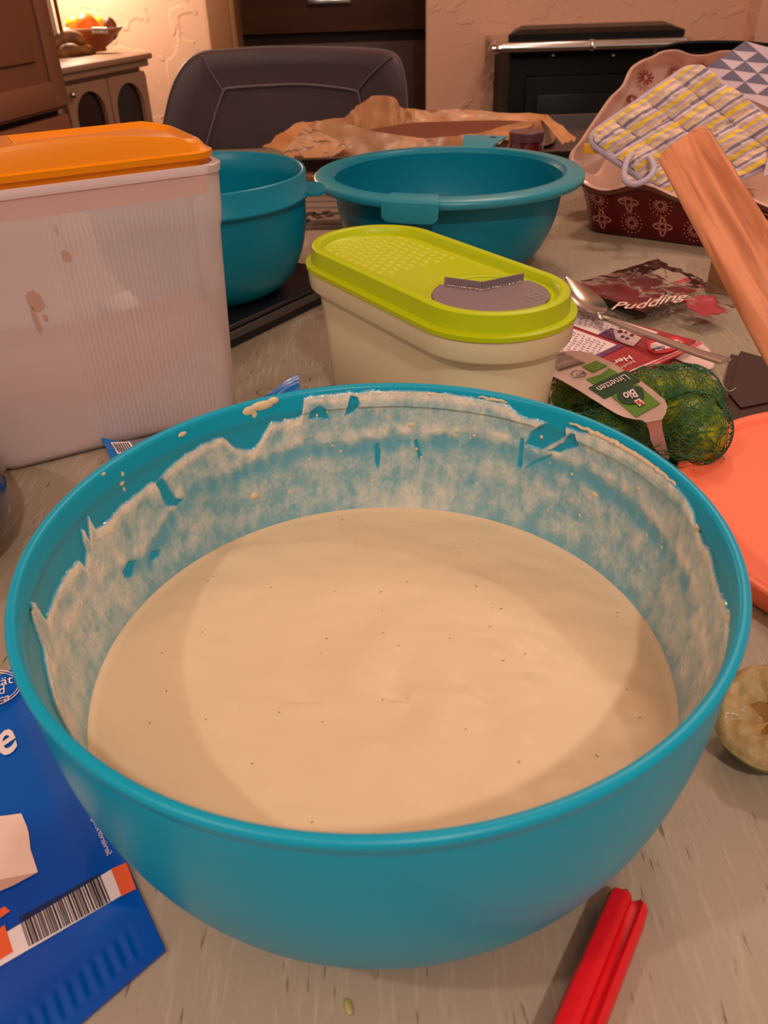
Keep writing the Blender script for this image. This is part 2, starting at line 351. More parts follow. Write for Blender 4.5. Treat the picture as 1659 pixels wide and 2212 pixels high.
# the chimney breast / corner on the right turns towards the room
o = struct(box('wall_right', (xc+.35, YW-.02, .515), (.70, .16, 2.53), M['plaster'], bev=0))
wallbox('wall_hall', -1.2, 1.2, 4.25, 4.35, M['plaster'])
jx = aty(512, 50, YW).x
fr = struct(box('door_1', ((xl+jx)/2, YW+.05, .515), (jx-xl, .14, 2.53), M['doortrim'], bev=.004))  # brown wood tone also stands in for shade on the reveal
st = struct(box('door_frame_edge', (jx-.007, YW-.026, .515), (.016, .014, 2.5), M['doortrim'], fr, bev=.002))
# dark wooden wall of drawers in the hall
hall = thing('hall_cupboard', 'dark brown wooden cupboard wall seen through the doorway', 'cupboard', (0, 4.0, FLOOR))
zg = aty(720, 81, 4.0).z
z0, z1 = FLOOR+.02, 1.70
H1 = zg-.02-z0
box('carcass', (-.1, 4.14, .45), (1.6, .2, 2.3), M['cabgap'], hall, bev=0)
box('lower_front', (-.1, 4.02, z0+H1/2), (1.6, .03, H1), M['darkwood'], hall)
box('upper_front', (-.1, 4.02, (zg+.02+z1)/2), (1.6, .03, z1-zg-.02), M['darkwood'], hall)
box('handle', (-.16, 3.985, aty(720, 2, 4.0).z), (.18, .012, .02), M['steel'], hall)

# dining table
tb = thing('dining_table', 'pale lime-washed wooden dining table under everything', 'table', (0, .7, FLOOR))
box('tabletop', (0.24, .74, -.015), (1.84, 2.2, .03), M['table'], tb, bev=.003)
box('apron', (0.24, .74, -.07), (1.6, 1.95, .08), M['table'], tb, bev=.002)
for sx in (-.60, 1.06):
    for sy in (-.2, 1.68): box('leg', (sx, sy, (-.03+FLOOR)/2), (.07, .07, -.03-FLOOR), M['table'], tb, bev=.004)

# ------------------------------------------------------------------ tall kitchen cabinet (left, near)
ZD = .035
A, B = atz(0, 280, ZD), atz(145, 240, ZD)
du = (B-A).normalized(); nrm = Vector((du.y, -du.x, 0))
A0 = A - du*.25; A0.z = 0
Lc = (B-A0).length; ang = math.atan2(du.y, du.x)
tc_ = thing('tall_cabinet', 'tall brown panelled kitchen cabinet at left edge behind orange lid', 'cabinet', (A0.x, A0.y, FLOOR))
def onface(base, u_, z, d=0): return base + du*u_ + nrm*d + Vector((0, 0, z))
def face_box(name, base, u0, u1, zz0, zz1, th, m, parent, out=0, bev=.003):
    c = base + du*((u0+u1)/2) + nrm*(out+th/2 if True else 0); c = Vector((c.x, c.y, (zz0+zz1)/2))
    return box(name, c, (u1-u0, th, zz1-zz0), m, parent, ang, bev)
face_box('carcass', A0, 0, Lc, FLOOR, 1.5, .26, M['cabgap'], tc_, out=-.285)
dr = face_box('door', A0, 0, Lc, ZD+.008, 1.5, .024, M['cab'], tc_, out=-.02)
zt = 1.45
ue = Lc
for nm, u0, u1, a, b in (('stile', ue-.055, ue-.002, ZD+.015, zt), ('rail', 0, ue-.055, ZD+.015, ZD+.07)):
    face_box(nm, A0, u0, u1, a, b, .008, M['cab'], dr, out=.004)
face_box('raised_panel', A0, 0, ue-.095, ZD+.115, zt, .010, M['cab'], dr, out=.003, bev=.006)
d2 = face_box('drawer', A0, 0, Lc, -.20, ZD-.006, .022, M['cab'], tc_, out=-.02)
face_box('lower_door', A0, 0, Lc, FLOOR+.1, -.215, .022, M['cab'], tc_, out=-.02)
pp = aty(114, 0, 2.72); pb = aty(120, 62, 2.72)
TOPP = .1205
pz = thing('white_pipe', 'slim white vertical pipe behind the tall brown cabinet', 'pipe', (pp.x, pp.y, .15))
vs, fs = tube_geo([Vector((pb.x-.008, pb.y, TOPP)), Vector((pb.x-.008, pb.y, 1.4))], .011, 14); mesh('pole', vs, fs, M['pipe'], pz)
vs, fs = tube_geo([Vector((pb.x+.012, pb.y+.01, TOPP)), Vector((pb.x+.012, pb.y+.01, 1.4))], .0055, 10); mesh('dark_rod', vs, fs, M['doortrim'], pz)

# ------------------------------------------------------------------ sideboard with arched glass doors
du0, nrm0, ang0 = du, nrm, ang
P1, P2 = atz(128, 145, .12), atz(316, 113, .12)
du = (P2-P1).normalized(); nrm = Vector((du.y, -du.x, 0)); ang = math.atan2(du.y, du.x)
P0 = P1 - du*.03; P0.z = 0; LS = (P2-P0).xy.length
sb = thing('sideboard', 'pale painted sideboard with two arched glass doors by bright wall', 'sideboard', (P0.x, P0.y, FLOOR))
def fbs(name, u0, u1, zz0, zz1, th, m, parent, out=0, bev=.003):
    c = P0 + du*((u0+u1)/2) + nrm*(out+th/2); return box(name, (c.x, c.y, (zz0+zz1)/2), (u1-u0, th, zz1-zz0), m, parent, ang, bev)
TOPZ = .12
fbs('top', -.0, LS, TOPZ-.016, TOPZ, .30, M['side'], sb, out=-.28, bev=.005)
fbs('moulding', 0.005, LS-.012, TOPZ-.034, TOPZ-.016, .28, M['side'], sb, out=-.27, bev=.004)
fbs('carcass', .01, LS-.022, FLOOR, TOPZ-.034, .25, M['side'], sb, out=-.268)
mid = .02+(LS-.04)*.50
zb_, zt_ = -.45, TOPZ-.045
def arched(u0, u1, a, b, n=10):
    cxu = (u0+u1)/2; hw = (u1-u0)/2; pts = [(u0, a), (u1, a)]
    for k in range(n+1):
        t = math.pi*k/n; pts.append((cxu+hw*math.cos(t), b-hw*.9+hw*.9*math.sin(t)))
    return pts
for (u0, u1, gu0, gu1) in ((.02, mid-.003, .062, mid-.028), (mid+.003, LS-.025, mid+.026, LS-.056)):
    outer = []
    inner = arched(gu0, gu1, zb_+.06, zt_-.022, 12)
    cu_, cz_ = (gu0+gu1)/2, (zb_+zt_)/2
    for (iu, iz) in inner:                       # push the inner outline out to the door's rectangle
        dx, dz = iu-cu_, iz-cz_; k = min((((u1 if dx > 0 else u0)-cu_)/dx) if abs(dx) > 1e-6 else 1e9, (((zt_ if dz > 0 else zb_)-cz_)/dz) if abs(dz) > 1e-6 else 1e9)
        outer.append((cu_+dx*k, cz_+dz*k))
    def W3(p, d): q = P0+du*p[0]+nrm*d; return Vector((q.x, q.y, p[1]))
    n = len(inner); V_ = [W3(p, .0) for p in outer]+[W3(p, .0) for p in inner]+[W3(p, -.02) for p in outer]+[W3(p, -.02) for p in inner]
    F_ = []
    for i in range(n):
        j = (i+1) % n; F_ += [[i, j, n+j, n+i], [n+i, n+j, 3*n+j, 3*n+i], [i, j, 2*n+j, 2*n+i]]
    d_ = mesh('door', V_, F_, M['side'], sb, True, 30)
    V_, F_ = poly_geo([W3(p, -.012) for p in inner]); V2, F2 = poly_geo([W3(p, -.016) for p in inner]); V_, F_ = join((V_, F_), (V2, F2))
    for i in range(n): F_.append([i, (i+1) % n, n+(i+1) % n, n+i])
    mesh('pane', V_, F_, M['glassdark'], d_, False)
kp = atz(142, 206, 0); q = P0+du*.045+nrm*.012
vs, fs = ellipsoid_geo((q.x, q.y, aty(142, 206, q.y).z), (.008, .008, .008)); mesh('knob', vs, fs, M['knob'], sb)
# fruit bowl and fruit on the sideboard
def on_side(x, y): return atz(x, y, TOPZ)
fb = on_side(212, 111); 
fbowl = thing('fruit_bowl', 'round terracotta fruit bowl with a pale flared rim on the sideboard', 'bowl', (fb.x, fb.y, TOPZ))
prof = [(0, .002), (.030, 0), (.034, .004), (.032, .012), (.060, .028), (.085, .052), (.102, .066), (.104, .070), (.099, .070), (.080, .056), (.05, .034), (0, .026)]
prof = [(r*.82, z*.86) for r, z in prof]
vs, fs = lathe_geo(prof, 48, (fb.x, fb.y, TOPZ)); mesh('body', vs, fs, M['clay'], fbowl)
vs, fs = lathe_geo([(.079, .0575), (.0865, .061), (.087, .0645), (.079, .0605)], 48, (fb.x, fb.y, TOPZ), closed=True); mesh('rim', vs, fs, M['clayrim'], fbowl)
def fruit(name, label, cat, px_, py_, r, m, dy=0, sc=(1, 1, 1), grp=None):
    c = aty(px_, py_, fb.y+dy); vs, fs = ellipsoid_geo(c, (r*sc[0], r*sc[1], r*sc[2]), 24, 16); o = mesh(name, vs, fs, m)
    return tag(o, label, cat, grp)
fruit('orange', 'large bright orange lying in the terracotta fruit bowl', 'orange', 188, 58, .036, M['orangefruit'], -.01)
fruit('lemon', 'yellow citrus fruit at the back left of the fruit bowl', 'lemon', 163, 52, .027, M['yellowfruit'], .045, (1.1, 1, .9))
fruit('tangerine', 'pale yellow-orange fruit between the orange and the brown pear', 'fruit', 212, 56, .026, M['yellowfruit'], .05)
fruit('pear', 'dark brown pear standing at the right side of the fruit bowl', 'pear', 239, 62, .023, M['brownfruit'], 0, (.9, .9, 1.35))
# a little beaded bracelet of bright balls on the rim
bd = thing('bead_string', 'string of small silvery beads hanging over the fruit bowl rim', 'beads', (fb.x, fb.y-.09, TOPZ+.07))
for k in range(6):
    for j in range(2):
        c = aty(202+k*5.6, 63+j*7, fb.y-.09); vs, fs = ellipsoid_geo(c, (.0056,)*3, 10, 8); mesh('bead', vs, fs, M['knob'], bd)
# bananas, ripe, in front of the bowl
def banana(name, label, pts, r):
    P_ = smooth_line(pts, 8); vs, fs = tube_geo(P_, lambda t: r*(.35+.65*math.sin(math.pi*min(1, max(0, t)))**.5), 12)
    return tag(mesh(name, vs, fs, M['bread']), label, 'banana')
yb = fb.y-.16
banana('banana', 'brown-spotted banana arching highest beside the fruit bowl', [aty(118, 104, yb-.02), aty(124, 92, yb), aty(143, 83, yb+.02), aty(166, 85, yb+.03), aty(180, 96, yb+.03)], .023)
banana('banana', 'short dark banana curled under the arched one', [aty(130, 122, yb-.05), aty(142, 112, yb-.03), aty(160, 110, yb-.02), aty(172, 112, yb-.02)], .020)
banana('banana', 'pale-topped banana tip pointing right on the sideboard', [aty(165, 112, yb-.01), aty(182, 108, yb+.02), aty(196, 110, yb+.05), aty(206, 112, yb+.06)], .015)

# ------------------------------------------------------------------ stove
YS = 2.80
sl = aty(1104, 190, YS).x; 
zbar = aty(1280, 99, YS).z; xb0, xb1 = aty(1066, 98, YS).x, aty(1502, 82, YS).x
cx_ = (xb0+xb1)/2 + .0
sx0, sx1 = sl, 2*cx_-sl
stv = thing('stove', 'black range stove with a chrome rail against the right wall', 'stove', (cx_, YS+.2, FLOOR))
box('body', ((sx0+sx1)/2, YS+.23, (FLOOR+zbar)/2), (sx1-sx0, .36, zbar-FLOOR), M['blackm'], stv, bev=.004)
box('hob', ((xb0+xb1)/2, YS+.19, zbar+.006), (xb1-xb0-.05, .40, .016), M['steel'], stv, bev=.004)
vs, fs = tube_geo(smooth_line([(xb0+.03, YS+.16, zbar), (xb0+.006, YS+.05, zbar), (xb0+.012, YS+.008, zbar), (xb0+.05, YS, zbar), (cx_, YS, zbar), (xb1-.05, YS, zbar), (xb1-.012, YS+.008, zbar), (xb1-.006, YS+.05, zbar), (xb1-.03, YS+.16, zbar)], 8), .0135, 14)
rail = mesh('rail', vs, fs, M['chrome'], stv)
vs, fs = tube_geo([(aty(1278, 98, YS).x-.008, YS, zbar), (aty(1278, 98, YS).x+.008, YS, zbar)], .018, 16); mesh('bracket', vs, fs, M['chrome'], rail)
l0, l1 = aty(1128, 52, YS+.30).x, aty(1432, 48, YS+.30).x; b0, b1 = aty(1098, 82, YS+.05).x, aty(1478, 78, YS+.05).x
zl = zbar+.014
vs, fs = stack_geo([[Vector((b0, YS+.05, zl)), Vector((b1, YS+.05, zl)), Vector((l1+.02, YS+.33, zl)), Vector((l0-.02, YS+.33, zl))],
                    [Vector((b0, YS+.05, zl+.018)), Vector((b1, YS+.05, zl+.018)), Vector((l1+.02, YS+.33, zl+.018)), Vector((l0-.02, YS+.33, zl+.018))],
                    [Vector((b0+.04, YS+.08, zl+.03)), Vector((b1-.04, YS+.08, zl+.03)), Vector((l1, YS+.30, aty(1280, 50, YS+.30).z)), Vector((l0, YS+.30, aty(1280, 50, YS+.30).z))]])
mesh('lid', vs, fs, M['blackgloss'], stv, False)
dr_ = box('oven_door', ((sx0+sx1)/2, YS+.04, zbar-.36), (sx1-sx0-.10, .03, .56), M['blackm'], stv, bev=.006)
box('oven_frame', ((sx0+sx1)/2, YS+.021, zbar-.36), (sx1-sx0-.17, .012, .46), M['blackgloss'], dr_, bev=.004)
box('oven_window', ((sx0+sx1)/2, YS+.012, zbar-.38), (sx1-sx0-.25, .012, .34), M['blackm'], dr_, bev=.004)
for xx in (1195, 1325):
    p = aty(xx, 120, YS+.04); vs, fs = ellipsoid_geo((p.x, YS+.045, p.z), (.006, .004, .006), 12, 8); mesh('screw', vs, fs, M['knob'], stv)

# ------------------------------------------------------------------ chair
YC = 1.92
ch = thing('dining_chair', 'upholstered grey-brown chair with curved stitched backrest at table end', 'chair', (-.19, YC+.1, FLOOR))
out_px = [(352, 330), (356, 285), (363, 240), (372, 195), (385, 158), (405, 128), (432, 112), (470, 108), (560, 104), (640, 103), (740, 103), (800, 104), (842, 108), (862, 122), (872, 150), (878, 190), (880, 240), (880, 330)]
outl = smooth_line([aty(x, y, YC) for x, y in out_px], 5)
zc = -.30
outl = [Vector((outl[0].x+.03, YC, zc))] + outl + [Vector((outl[-1].x-.02, YC, zc))]
n = len(outl); cen = Vector((sum(p.x for p in outl)/n, YC, .0))
def bend(p, d, s=1.0):
    x = cen.x+(p.x-cen.x)*s; z = cen.z+(p.z-cen.z)*s
    return Vector((x, YC + d + .10*((x-cen.x)/.27)**2*(-1) + .02, z))
loops = [[bend(p, .075, .93) for p in outl], [bend(p, .065, .985) for p in outl], [bend(p, .035, 1.0) for p in outl], [bend(p, .01, .985) for p in outl], [bend(p, .0, .95) for p in outl], [bend(p, .004, .80) for p in outl], [bend(p, .006, .4) for p in outl]]
vs, fs = stack_geo(loops); mesh('backrest', vs, fs, M['chair'], ch)
inner_px = [(445, 330), (455, 290), (470, 235), (484, 196), (500, 190), (560, 187), (640, 184), (700, 187), (765, 194), (775, 206), (782, 250), (786, 330)]
def seamp(x, y): p = aty(x, y, YC); return bend(p, -.0035)
vs, fs = tube_geo(smooth_line([seamp(*p) for p in inner_px], 5), .0028, 8); mesh('seam', vs, fs, M['seam'], ch)
for pl in ([(484, 196), (470, 175), (450, 140), (440, 118)], [(770, 198), (795, 165), (830, 130), (848, 116)]):
    vs, fs = tube_geo(smooth_line([seamp(*p) for p in pl], 5), .002, 8); mesh('seam', vs, fs, M['seam'], ch)
box('seat', (cen.x, YC+.18-.02, -.29), (.48, .46, .09), M['chair'], ch, bev=.03)
for sx in (-.19, .19):
    for sy in (-.02, .36): box('leg', (cen.x+sx, YC+sy, (-.33+FLOOR)/2), (.03, .03, -.33-FLOOR), M['blackm'], ch, bev=.004)

# ------------------------------------------------------------------ main mixing bowl
BX, BY, BR, BH = -.003, .2455, .129, .130
def rprof(z):
    t = min(1, max(0, (BH-z)/BH)); return BR*.65*(1-(.999*t)**2.6)**.4 + .35*BR
mb = thing('mixing_bowl', 'large turquoise plastic mixing bowl full of batter in the foreground', 'bowl', (BX, BY, 0))
prof = [(0, .004), (.036, .004), (.038, .0), (.0445, .0)]
for k in range(29):
    z = BH*(1-math.cos(math.pi/2*(k/28)))
    if z > .1245: break
    prof.append((rprof(max(z, .0002)), max(z, .0006)))
prof += [(.1289, .1235), (.1293, .1250), (.1301, .1268), (.1304, .1288), (.1298, .1299), (.1284, .1303), (.1272, .1300), (.1264, .1290), (.1260, .1275), (.1257, .1225), (.1252, .1212)]
for k in range(26):
    z = .119*(1-k/25)+.006*(k/25); prof.append((rprof(z)-.0028, z))
prof += [(.03, .0052), (0, .0052)]
vs, fs = lathe_geo(prof, 200, (BX, BY, 0)); mesh('bowl_body', vs, fs, M['teal'], mb)
# batter film smeared on the inner wall: outline and bare spots as measured (degrees clockwise from the far side, height)
TOP = [(-180, .085), (-150, .085), (-125, .07), (-112.5, .072), (-110.6, .0905), (-106.5, .0983), (-103.3, .1032), (-102.4, .1182), (-101.7, .1223), (-99.4, .117), (-97.8, .105), (-94.2, .1062), (-89.4, .1066), (-84.8, .1066), (-80.1, .1051), (-79.4, .0998), (-77.2, .1052), (-76.9, .115), (-76.2, .115), (-75.5, .1068), (-74.6, .113), (-73.8, .118), (-72.9, .1095), (-70.4, .1079), (-66.1, .1094), (-60.2, .1105), (-55.4, .1108), (-54.2, .1098), (-52.0, .1123), (-45.5, .1161), (-40.7, .1176), (-36.3, .1178), (-35.0, .1141), (-33.3, .1089), (-29.5, .1057), (-28.1, .1082), (-28.5, .1128), (-30.5, .1174), (-24.9, .1172), (-18.3, .1173), (-17.2, .1184), (-16.6, .124), (-16.2, .1275), (-11.5, .1277), (-4.0, .1274), (4.4, .1275), (20.4, .1273), (31.2, .1268), (34, .1225), (44, .1232), (50, .1248), (53.9, .1262), (66.6, .1265), (78.1, .1262), (83.3, .1245), (86, .119), (88.2, .1177), (92.7, .1172), (96.4, .1144), (100.6, .1139), (106.8, .1171), (112, .1185), (118, .119), (126, .114), (140, .10), (180, .085)]
BARE = [[(-15.7, .1154), (-14.7, .1198), (-12.7, .1219), (-11.5, .12), (-11.0, .1139)], [(-7.1, .1145), (-6.1, .1207), (-5.4, .1255), (-3.9, .1245), (-3.4, .1208), (-4.8, .1171)],
 [(36.0, .1076), (37.2, .1155), (40.3, .122), (43.1, .124), (45.3, .1232), (45.7, .1196), (43.1, .1133), (39.9, .1072)], [(41.9, .1082), (45.3, .1151), (46.8, .1212), (47.9, .1221), (49.0, .1164), (47.1, .1138), (44.7, .1093)],
 [(34.7, .1101), (35.5, .1105), (35.7, .0944), (34.6, .0938)], [(36.5, .0945), (39.1, .101), (42.8, .1069), (42.4, .105), (38.1, .0975)], [(-.2, .0973), (.7, .098), (1.1, .0927), (.3, .0834), (-.3, .0861)],
 [(8.9, .0995), (9.9, .1007), (10.5, .0957), (11.2, .0905), (10.3, .0891), (9.7, .0943)], [(-53.0, .0949), (-54.4, .1090), (-52.6, .1105), (-50.4, .0966), (-48.9, .0942), (-50.7, .0925)], [(-62.3, .0756), (-60.5, .0796), (-57.9, .0774), (-59.1, .0751)], [(-69.7, .0815), (-67.0, .0838), (-65.1, .0809), (-68.1, .0764), (-69.7, .0789)]]
def interp(tab, a):
    for (a0, b0), (a1, b1) in zip(tab, tab[1:]):
        if a0 <= a <= a1 and a1 > a0: return b0+(b1-b0)*(a-a0)/(a1-a0)
    return tab[-1][1]
TAB = []
mx = -1e9
for a, b in TOP:
    if a > mx: TAB.append((a, b)); mx = a
def pdist(px_, py_, poly):                    # signed distance, positive inside, heights scaled to degrees
    ins = False; dmin = 1e9; n = len(poly)
    for i in range(n):
        x0, y0 = poly[i]; x1, y1 = poly[(i+1) % n]; y0 *= 450; y1 *= 450
        dx, dy = x1-x0, y1-y0; t = max(0, min(1, ((px_-x0)*dx+(py_-y0)*dy)/(dx*dx+dy*dy))); d = math.hypot(px_-x0-t*dx, py_-y0-t*dy); dmin = min(dmin, d)
        if (y0 > py_) != (y1 > py_) and px_ < (x1-x0)*(py_-y0)/(y1-y0)+x0: ins = not ins
    return dmin if ins else -dmin
def sst(a, b, x): t = max(0, min(1, (x-a)/(b-a))); return t*t*(3-2*t)
BAND = [(-180, .09), (-80, .085), (-62, .078), (-45, .096), (-28.6, .0955), (-19, .0985), (-6, .0965), (4, .0985), (15, .1006), (26, .1035), (38, .1010), (50, .1035), (63, .1018), (74, .099), (90, .094), (100, .085), (180, .08)]
NA, NZ = 1440, 150
FV, FF, FA = [], [], []
zlo, zhi = .0585, .1292
for i in range(NA):
    a = -180+360*i/NA; th = math.radians(a)
    top = interp(TAB, a); band = interp(BAND, a)
    near = [b for b in BARE if min(p[0] for p in b)-1 < a < max(p[0] for p in b)+1]
    sn, cn = math.sin(th), math.cos(th)
    for j in range(NZ):
        z = zlo+(zhi-zlo)*j/(NZ-1)
        q = Vector((sn*6, cn*6, z*50))
        wob = noise.noise(Vector((sn*26, cn*26, z*160)))
        e = (top-z)*1000 + wob*.9                       # mm below the film's upper edge
        f = sst(0, .8, e)
        if f > 0:
            n1 = noise.fractal(Vector((sn*11, cn*11, z*95)), 1.0, 2.0, 4)
            n2 = noise.noise(Vector((sn*30, cn*30, z*110+5)))
            n3 = noise.noise(Vector((sn*90, cn*90, z*420+9)))
            dens = .43 + .17*n1 + .13*n2 + .12*n3
            dens += .30*math.exp(-((e-2.6)/2.6)**2)      # bead along the upper edge
            dens += .34*math.exp(-((z-band-.0062)/.0032)**2)*(.5+.8*noise.noise(Vector((sn*20, cn*20, 3))))
            if -70 < a < 88: dens -= .36*math.exp(-((z-band+.001)/.0042)**2)*(.75+1.0*noise.noise(Vector((sn*30, cn*30, z*40+7))))
            if a < -48: dens += .10*sst(-48, -80, a)
            if a > 80: dens += .10
            dens = dens*(1-.30*sst(.072, .061, z)) + .04 + .34*sst(.078, .062, z)*math.exp(-((a-9)/16)**2)
            f *= max(.16, min(1, dens))
        for b in near:
            d = pdist(a, z*450, b)
            f *= 1-sst(-.25, .15, d + .25*wob)
        f0 = f
        disp = .0009*f0 + (.0003 if f0 > .02 else 0) + .0005*max(0, noise.noise(Vector((sn*150, cn*150, z*1100))))*f0
        r = (rprof(z)-.0028 if z < .119 else .1252 + (z-.119)*.09) - disp
        if z > .1285: r -= .0
        FV.append(Vector((BX+r*sn, BY+r*cn, z))); FA.append(f0)
keep = []
for i in range(NA):
    i2 = (i+1) % NA
    for j in range(NZ-1):
        ids = [i*NZ+j, i2*NZ+j, i2*NZ+j+1, i*NZ+j+1]
        if max(FA[k] for k in ids) > .02: keep.append(ids)
used = sorted({k for f in keep for k in f}); mp_ = {k: n for n, k in enumerate(used)}
o = mesh('batter_film', [FV[k] for k in used], [[mp_[k] for k in f] for f in keep], M['film'], mb)
at_ = o.data.attributes.new('film', 'FLOAT', 'POINT'); at_.data.foreach_set('value', [min(1, FA[k]*1.12) for k in used]); o['kind'] = 'stuff'
# drips and crumbs of batter on rim and wall
def blob(a, z, r, sx=1, sz=1, name='batter_drip', inw=0.0):
    th = math.radians(a); rr = (rprof(z)-.0028 if z < .1195 else .1262)-inw
    vs, fs = ellipsoid_geo((BX+rr*math.sin(th), BY+rr*math.cos(th), z), (r*sx, r*.6, r*sz), 18, 12, Matrix.Rotation(-th, 3, 'Z'), .25)
    return mesh(name, vs, fs, M['batter'], mb)
for a, z, r, sx, sz in ((-26, .1272, .0024, 2.6, 1.0), (-29, .1262, .0018, 2.2, 1.3), (-23.3, .1285, .0023, 1.3, .8), (-28, .1235, .0016, 1.0, 1.4), (-21, .1165, .0011, 1, 1), (-45.5, .1262, .0016, 1.6, .8), (-62, .1225, .0012, 1, 1.9), (-62.6, .119, .0013, 1.1, .9), (-66.5, .1285, .0009, 1.3, .8), (-62.4, .1155, .0007, 1, 1.6)):
    blob(a, z, r, sx, sz)
random.seed(3)
for k in range(46):
    a = random.uniform(-45, 100); z = random.uniform(.075, .118)
    if interp(TAB, a) < z+.002: continue
    blob(a, z, random.uniform(.0004, .0011), 1, 1.1, 'batter_lump', .0004)
for a, z, r in ((8.5, .1085, .0017), (19, .1045, .0012), (-31, .080, .0020), (85, .119, .0020), (91, .111, .0015), (103, .113, .0018), (109, .117, .0022), (66, .112, .0016), (55, .096, .0018), (63, .1085, .0014)):
    blob(a, z, r, 1.2, 1, 'batter_lump', .0003)
# thick wet batter line lying on the inside of the rim at the back and right
for a0, a1, zc_, rr_ in ((-3, 22, .1262, .0011), (46, 76, .1262, .0013), (24, 31, .1275, .0008)):
    pts = []
    for k in range(80):
        a = a0+(a1-a0)*k/79; th = math.radians(a); w = noise.noise(Vector((a*.7, 2, 1)))
        pts.append((BX+(.1258+.0004*w)*math.sin(th), BY+(.1258+.0004*w)*math.cos(th), zc_+.0006*w))
    vs, fs = tube_geo(pts, lambda t: rr_*(.25+.75*math.sin(math.pi*t)**.5)*(.8+.9*abs(noise.noise(Vector((t*23+a0, 0, 0))))), 8); mesh('batter_bead', vs, fs, M['batter'], mb)

# batter
bt = thing('cake_batter', 'pale cream cake batter flecked with lime zest filling the big bowl', 'batter', (BX, BY, .06))
LV = .0605
def bh(x, y):
    r = math.hypot(x, y); R_ = rprof(LV)-.0025
    h = .0010*noise.fractal(Vector((x*22, y*34, 1)), 1, 2, 3) + .0007*noise.noise(Vector((x*60+1.4*y*30, y*80, 4)))
    ang_ = math.atan2(y+.02, x-.01); rr = math.hypot(x-.01, y+.02)
    h += .0007*math.sin(rr*150 + ang_*1.5)*math.exp(-(rr/.07)**2)
    h *= 1-sst(R_*.9, R_, r)
    return LV + h + .0012*sst(R_-.004, R_, r)
vs, fs = [], []; NR, NT = 110, 260; R_ = rprof(LV)-.0022
vs.append(Vector((BX, BY, bh(0, 0))))
for i in range(1, NR+1):
    r = R_*i/NR
    for k in range(NT):
        a = 2*math.pi*k/NT; x, y = r*math.cos(a), r*math.sin(a); vs.append(Vector((BX+x, BY+y, bh(x, y))))
for k in range(NT): fs.append([0, 1+k, 1+(k+1) % NT])
for i in range(NR-1):
    for k in range(NT): a = 1+i*NT; l = (k+1) % NT; fs.append([a+k, a+NT+k, a+NT+l, a+l])
# underside following the bowl
base = 1+(NR-1)*NT
prev = base
for z in (.05, .035, .02, .010):
    n0 = len(vs)
    for k in range(NT): a = 2*math.pi*k/NT; r = rprof(z)-.0034; vs.append(Vector((BX+r*math.cos(a), BY+r*math.sin(a), z)))
    for k in range(NT): l = (k+1) % NT; fs.append([prev+k, n0+k, n0+l, prev+l])
    prev = n0
fs.append([prev+k for k in range(NT)])
mesh('batter_surface', vs, fs, M['batter'], bt)
random.seed(11); G = []
for k in range(42):
    a = random.uniform(0, 6.28); r = R_*.93*math.sqrt(random.random()); x, y = r*math.cos(a), r*math.sin(a); l = random.uniform(.0003, .0009); w = random.uniform(.0002, .00045); t = random.uniform(0, 3.14)
    e1 = Vector((math.cos(t), math.sin(t), 0))*l; e2 = Vector((-math.sin(t), math.cos(t), 0))*w; c = Vector((BX+x, BY+y, bh(x, y)+.0001))
    G.append(stack_geo([[c-e1, c-e2, c+e1*.9, c+e2], [c-e1*.8+Vector((0, 0, .0003)), c-e2*.8+Vector((0, 0, .0003)), c+e1*.7+Vector((0, 0, .0003)), c+e2*.8+Vector((0, 0, .0003))]]))
vs, fs = join(*G); o = mesh('lime_zest', vs, fs, M['speck'], bt, False); o['kind'] = 'stuff'
G = []
for (px_, py_, n_, sp_) in ((790, 1160, 26, 26), (1010, 1185, 18, 18), (1240, 1270, 14, 14), (1080, 1245, 6, 8), (870, 1140, 5, 18)):
    for k in range(n_):
        p = atz(px_+random.gauss(0, sp_), py_+random.gauss(0, sp_*.6), LV); r = random.uniform(.0003, .0008)
        G.append(ellipsoid_geo((p.x, p.y, bh(p.x-BX, p.y-BY)+.0001), (r, r, r*.7), 8, 6))
vs, fs = join(*G); o = mesh('bubbles', vs, fs, M['batter'], bt); o['kind'] = 'stuff'

# ------------------------------------------------------------------ flour container with orange lid
u28 = math.radians(27.5); U = Vector((math.cos(u28), math.sin(u28), 0)); Vv = Vector((-math.sin(u28), math.cos(u28), 0))
fc = thing('flour_container', 'tall cloudy plastic flour container with an orange lid behind the bowl', 'container', tuple(U*.085+Vv*.63), u28)
def cont_loop(z, grow=0.0, ribs=True, ins=0.0):
    t = z/.195
    u0, u1 = -.018-.010*t+ins, .176+.008*t-ins; v0, v1 = .5875-.0085*t-grow+ins, .680+.008*t+grow-ins
    u0 -= grow; u1 += grow; r = .018
    pts = []
    n = 10
    def arc(cu, cv, a0):
        for k in range(n+1):
            a = math.radians(a0+90*k/n); pts.append((cu+r*math.cos(a), cv+r*math.sin(a)))
    arc(u1-r, v1-r, 0); arc(u0+r, v1-r, 90); arc(u0+r, v0+r, 180)
    nr = 336
    for k in range(nr+1):
        uu = u0+r+(u1-u0-2*r)*k/nr
        d = 0
        if ribs:
            on = sst(.052, .068, uu)*sst(.006, .014, z)*(1-sst(.168, .172, z))
            d = -.00055*on*max(0, math.sin(2*math.pi*uu/.0034))
        pts.append((uu, v0+d))
    arc(u1-r, v0+r, 270)
    return [U*a + Vv*b + Vector((0, 0, z)) for a, b in pts]
zs = [.0012, .004, .008, .012, .016, .03, .06, .09, .12, .15, .160, .166, .169, .172, .176, .185, .195]
loops = [cont_loop(z, -.003 if z < .002 else (-.001 if z < .005 else (.0016 if .155 <= z else 0))) for z in zs]
vs, fs = stack_geo(loops, True, False); mesh('body', vs, fs, M['cloudy'], fc, True, 60)
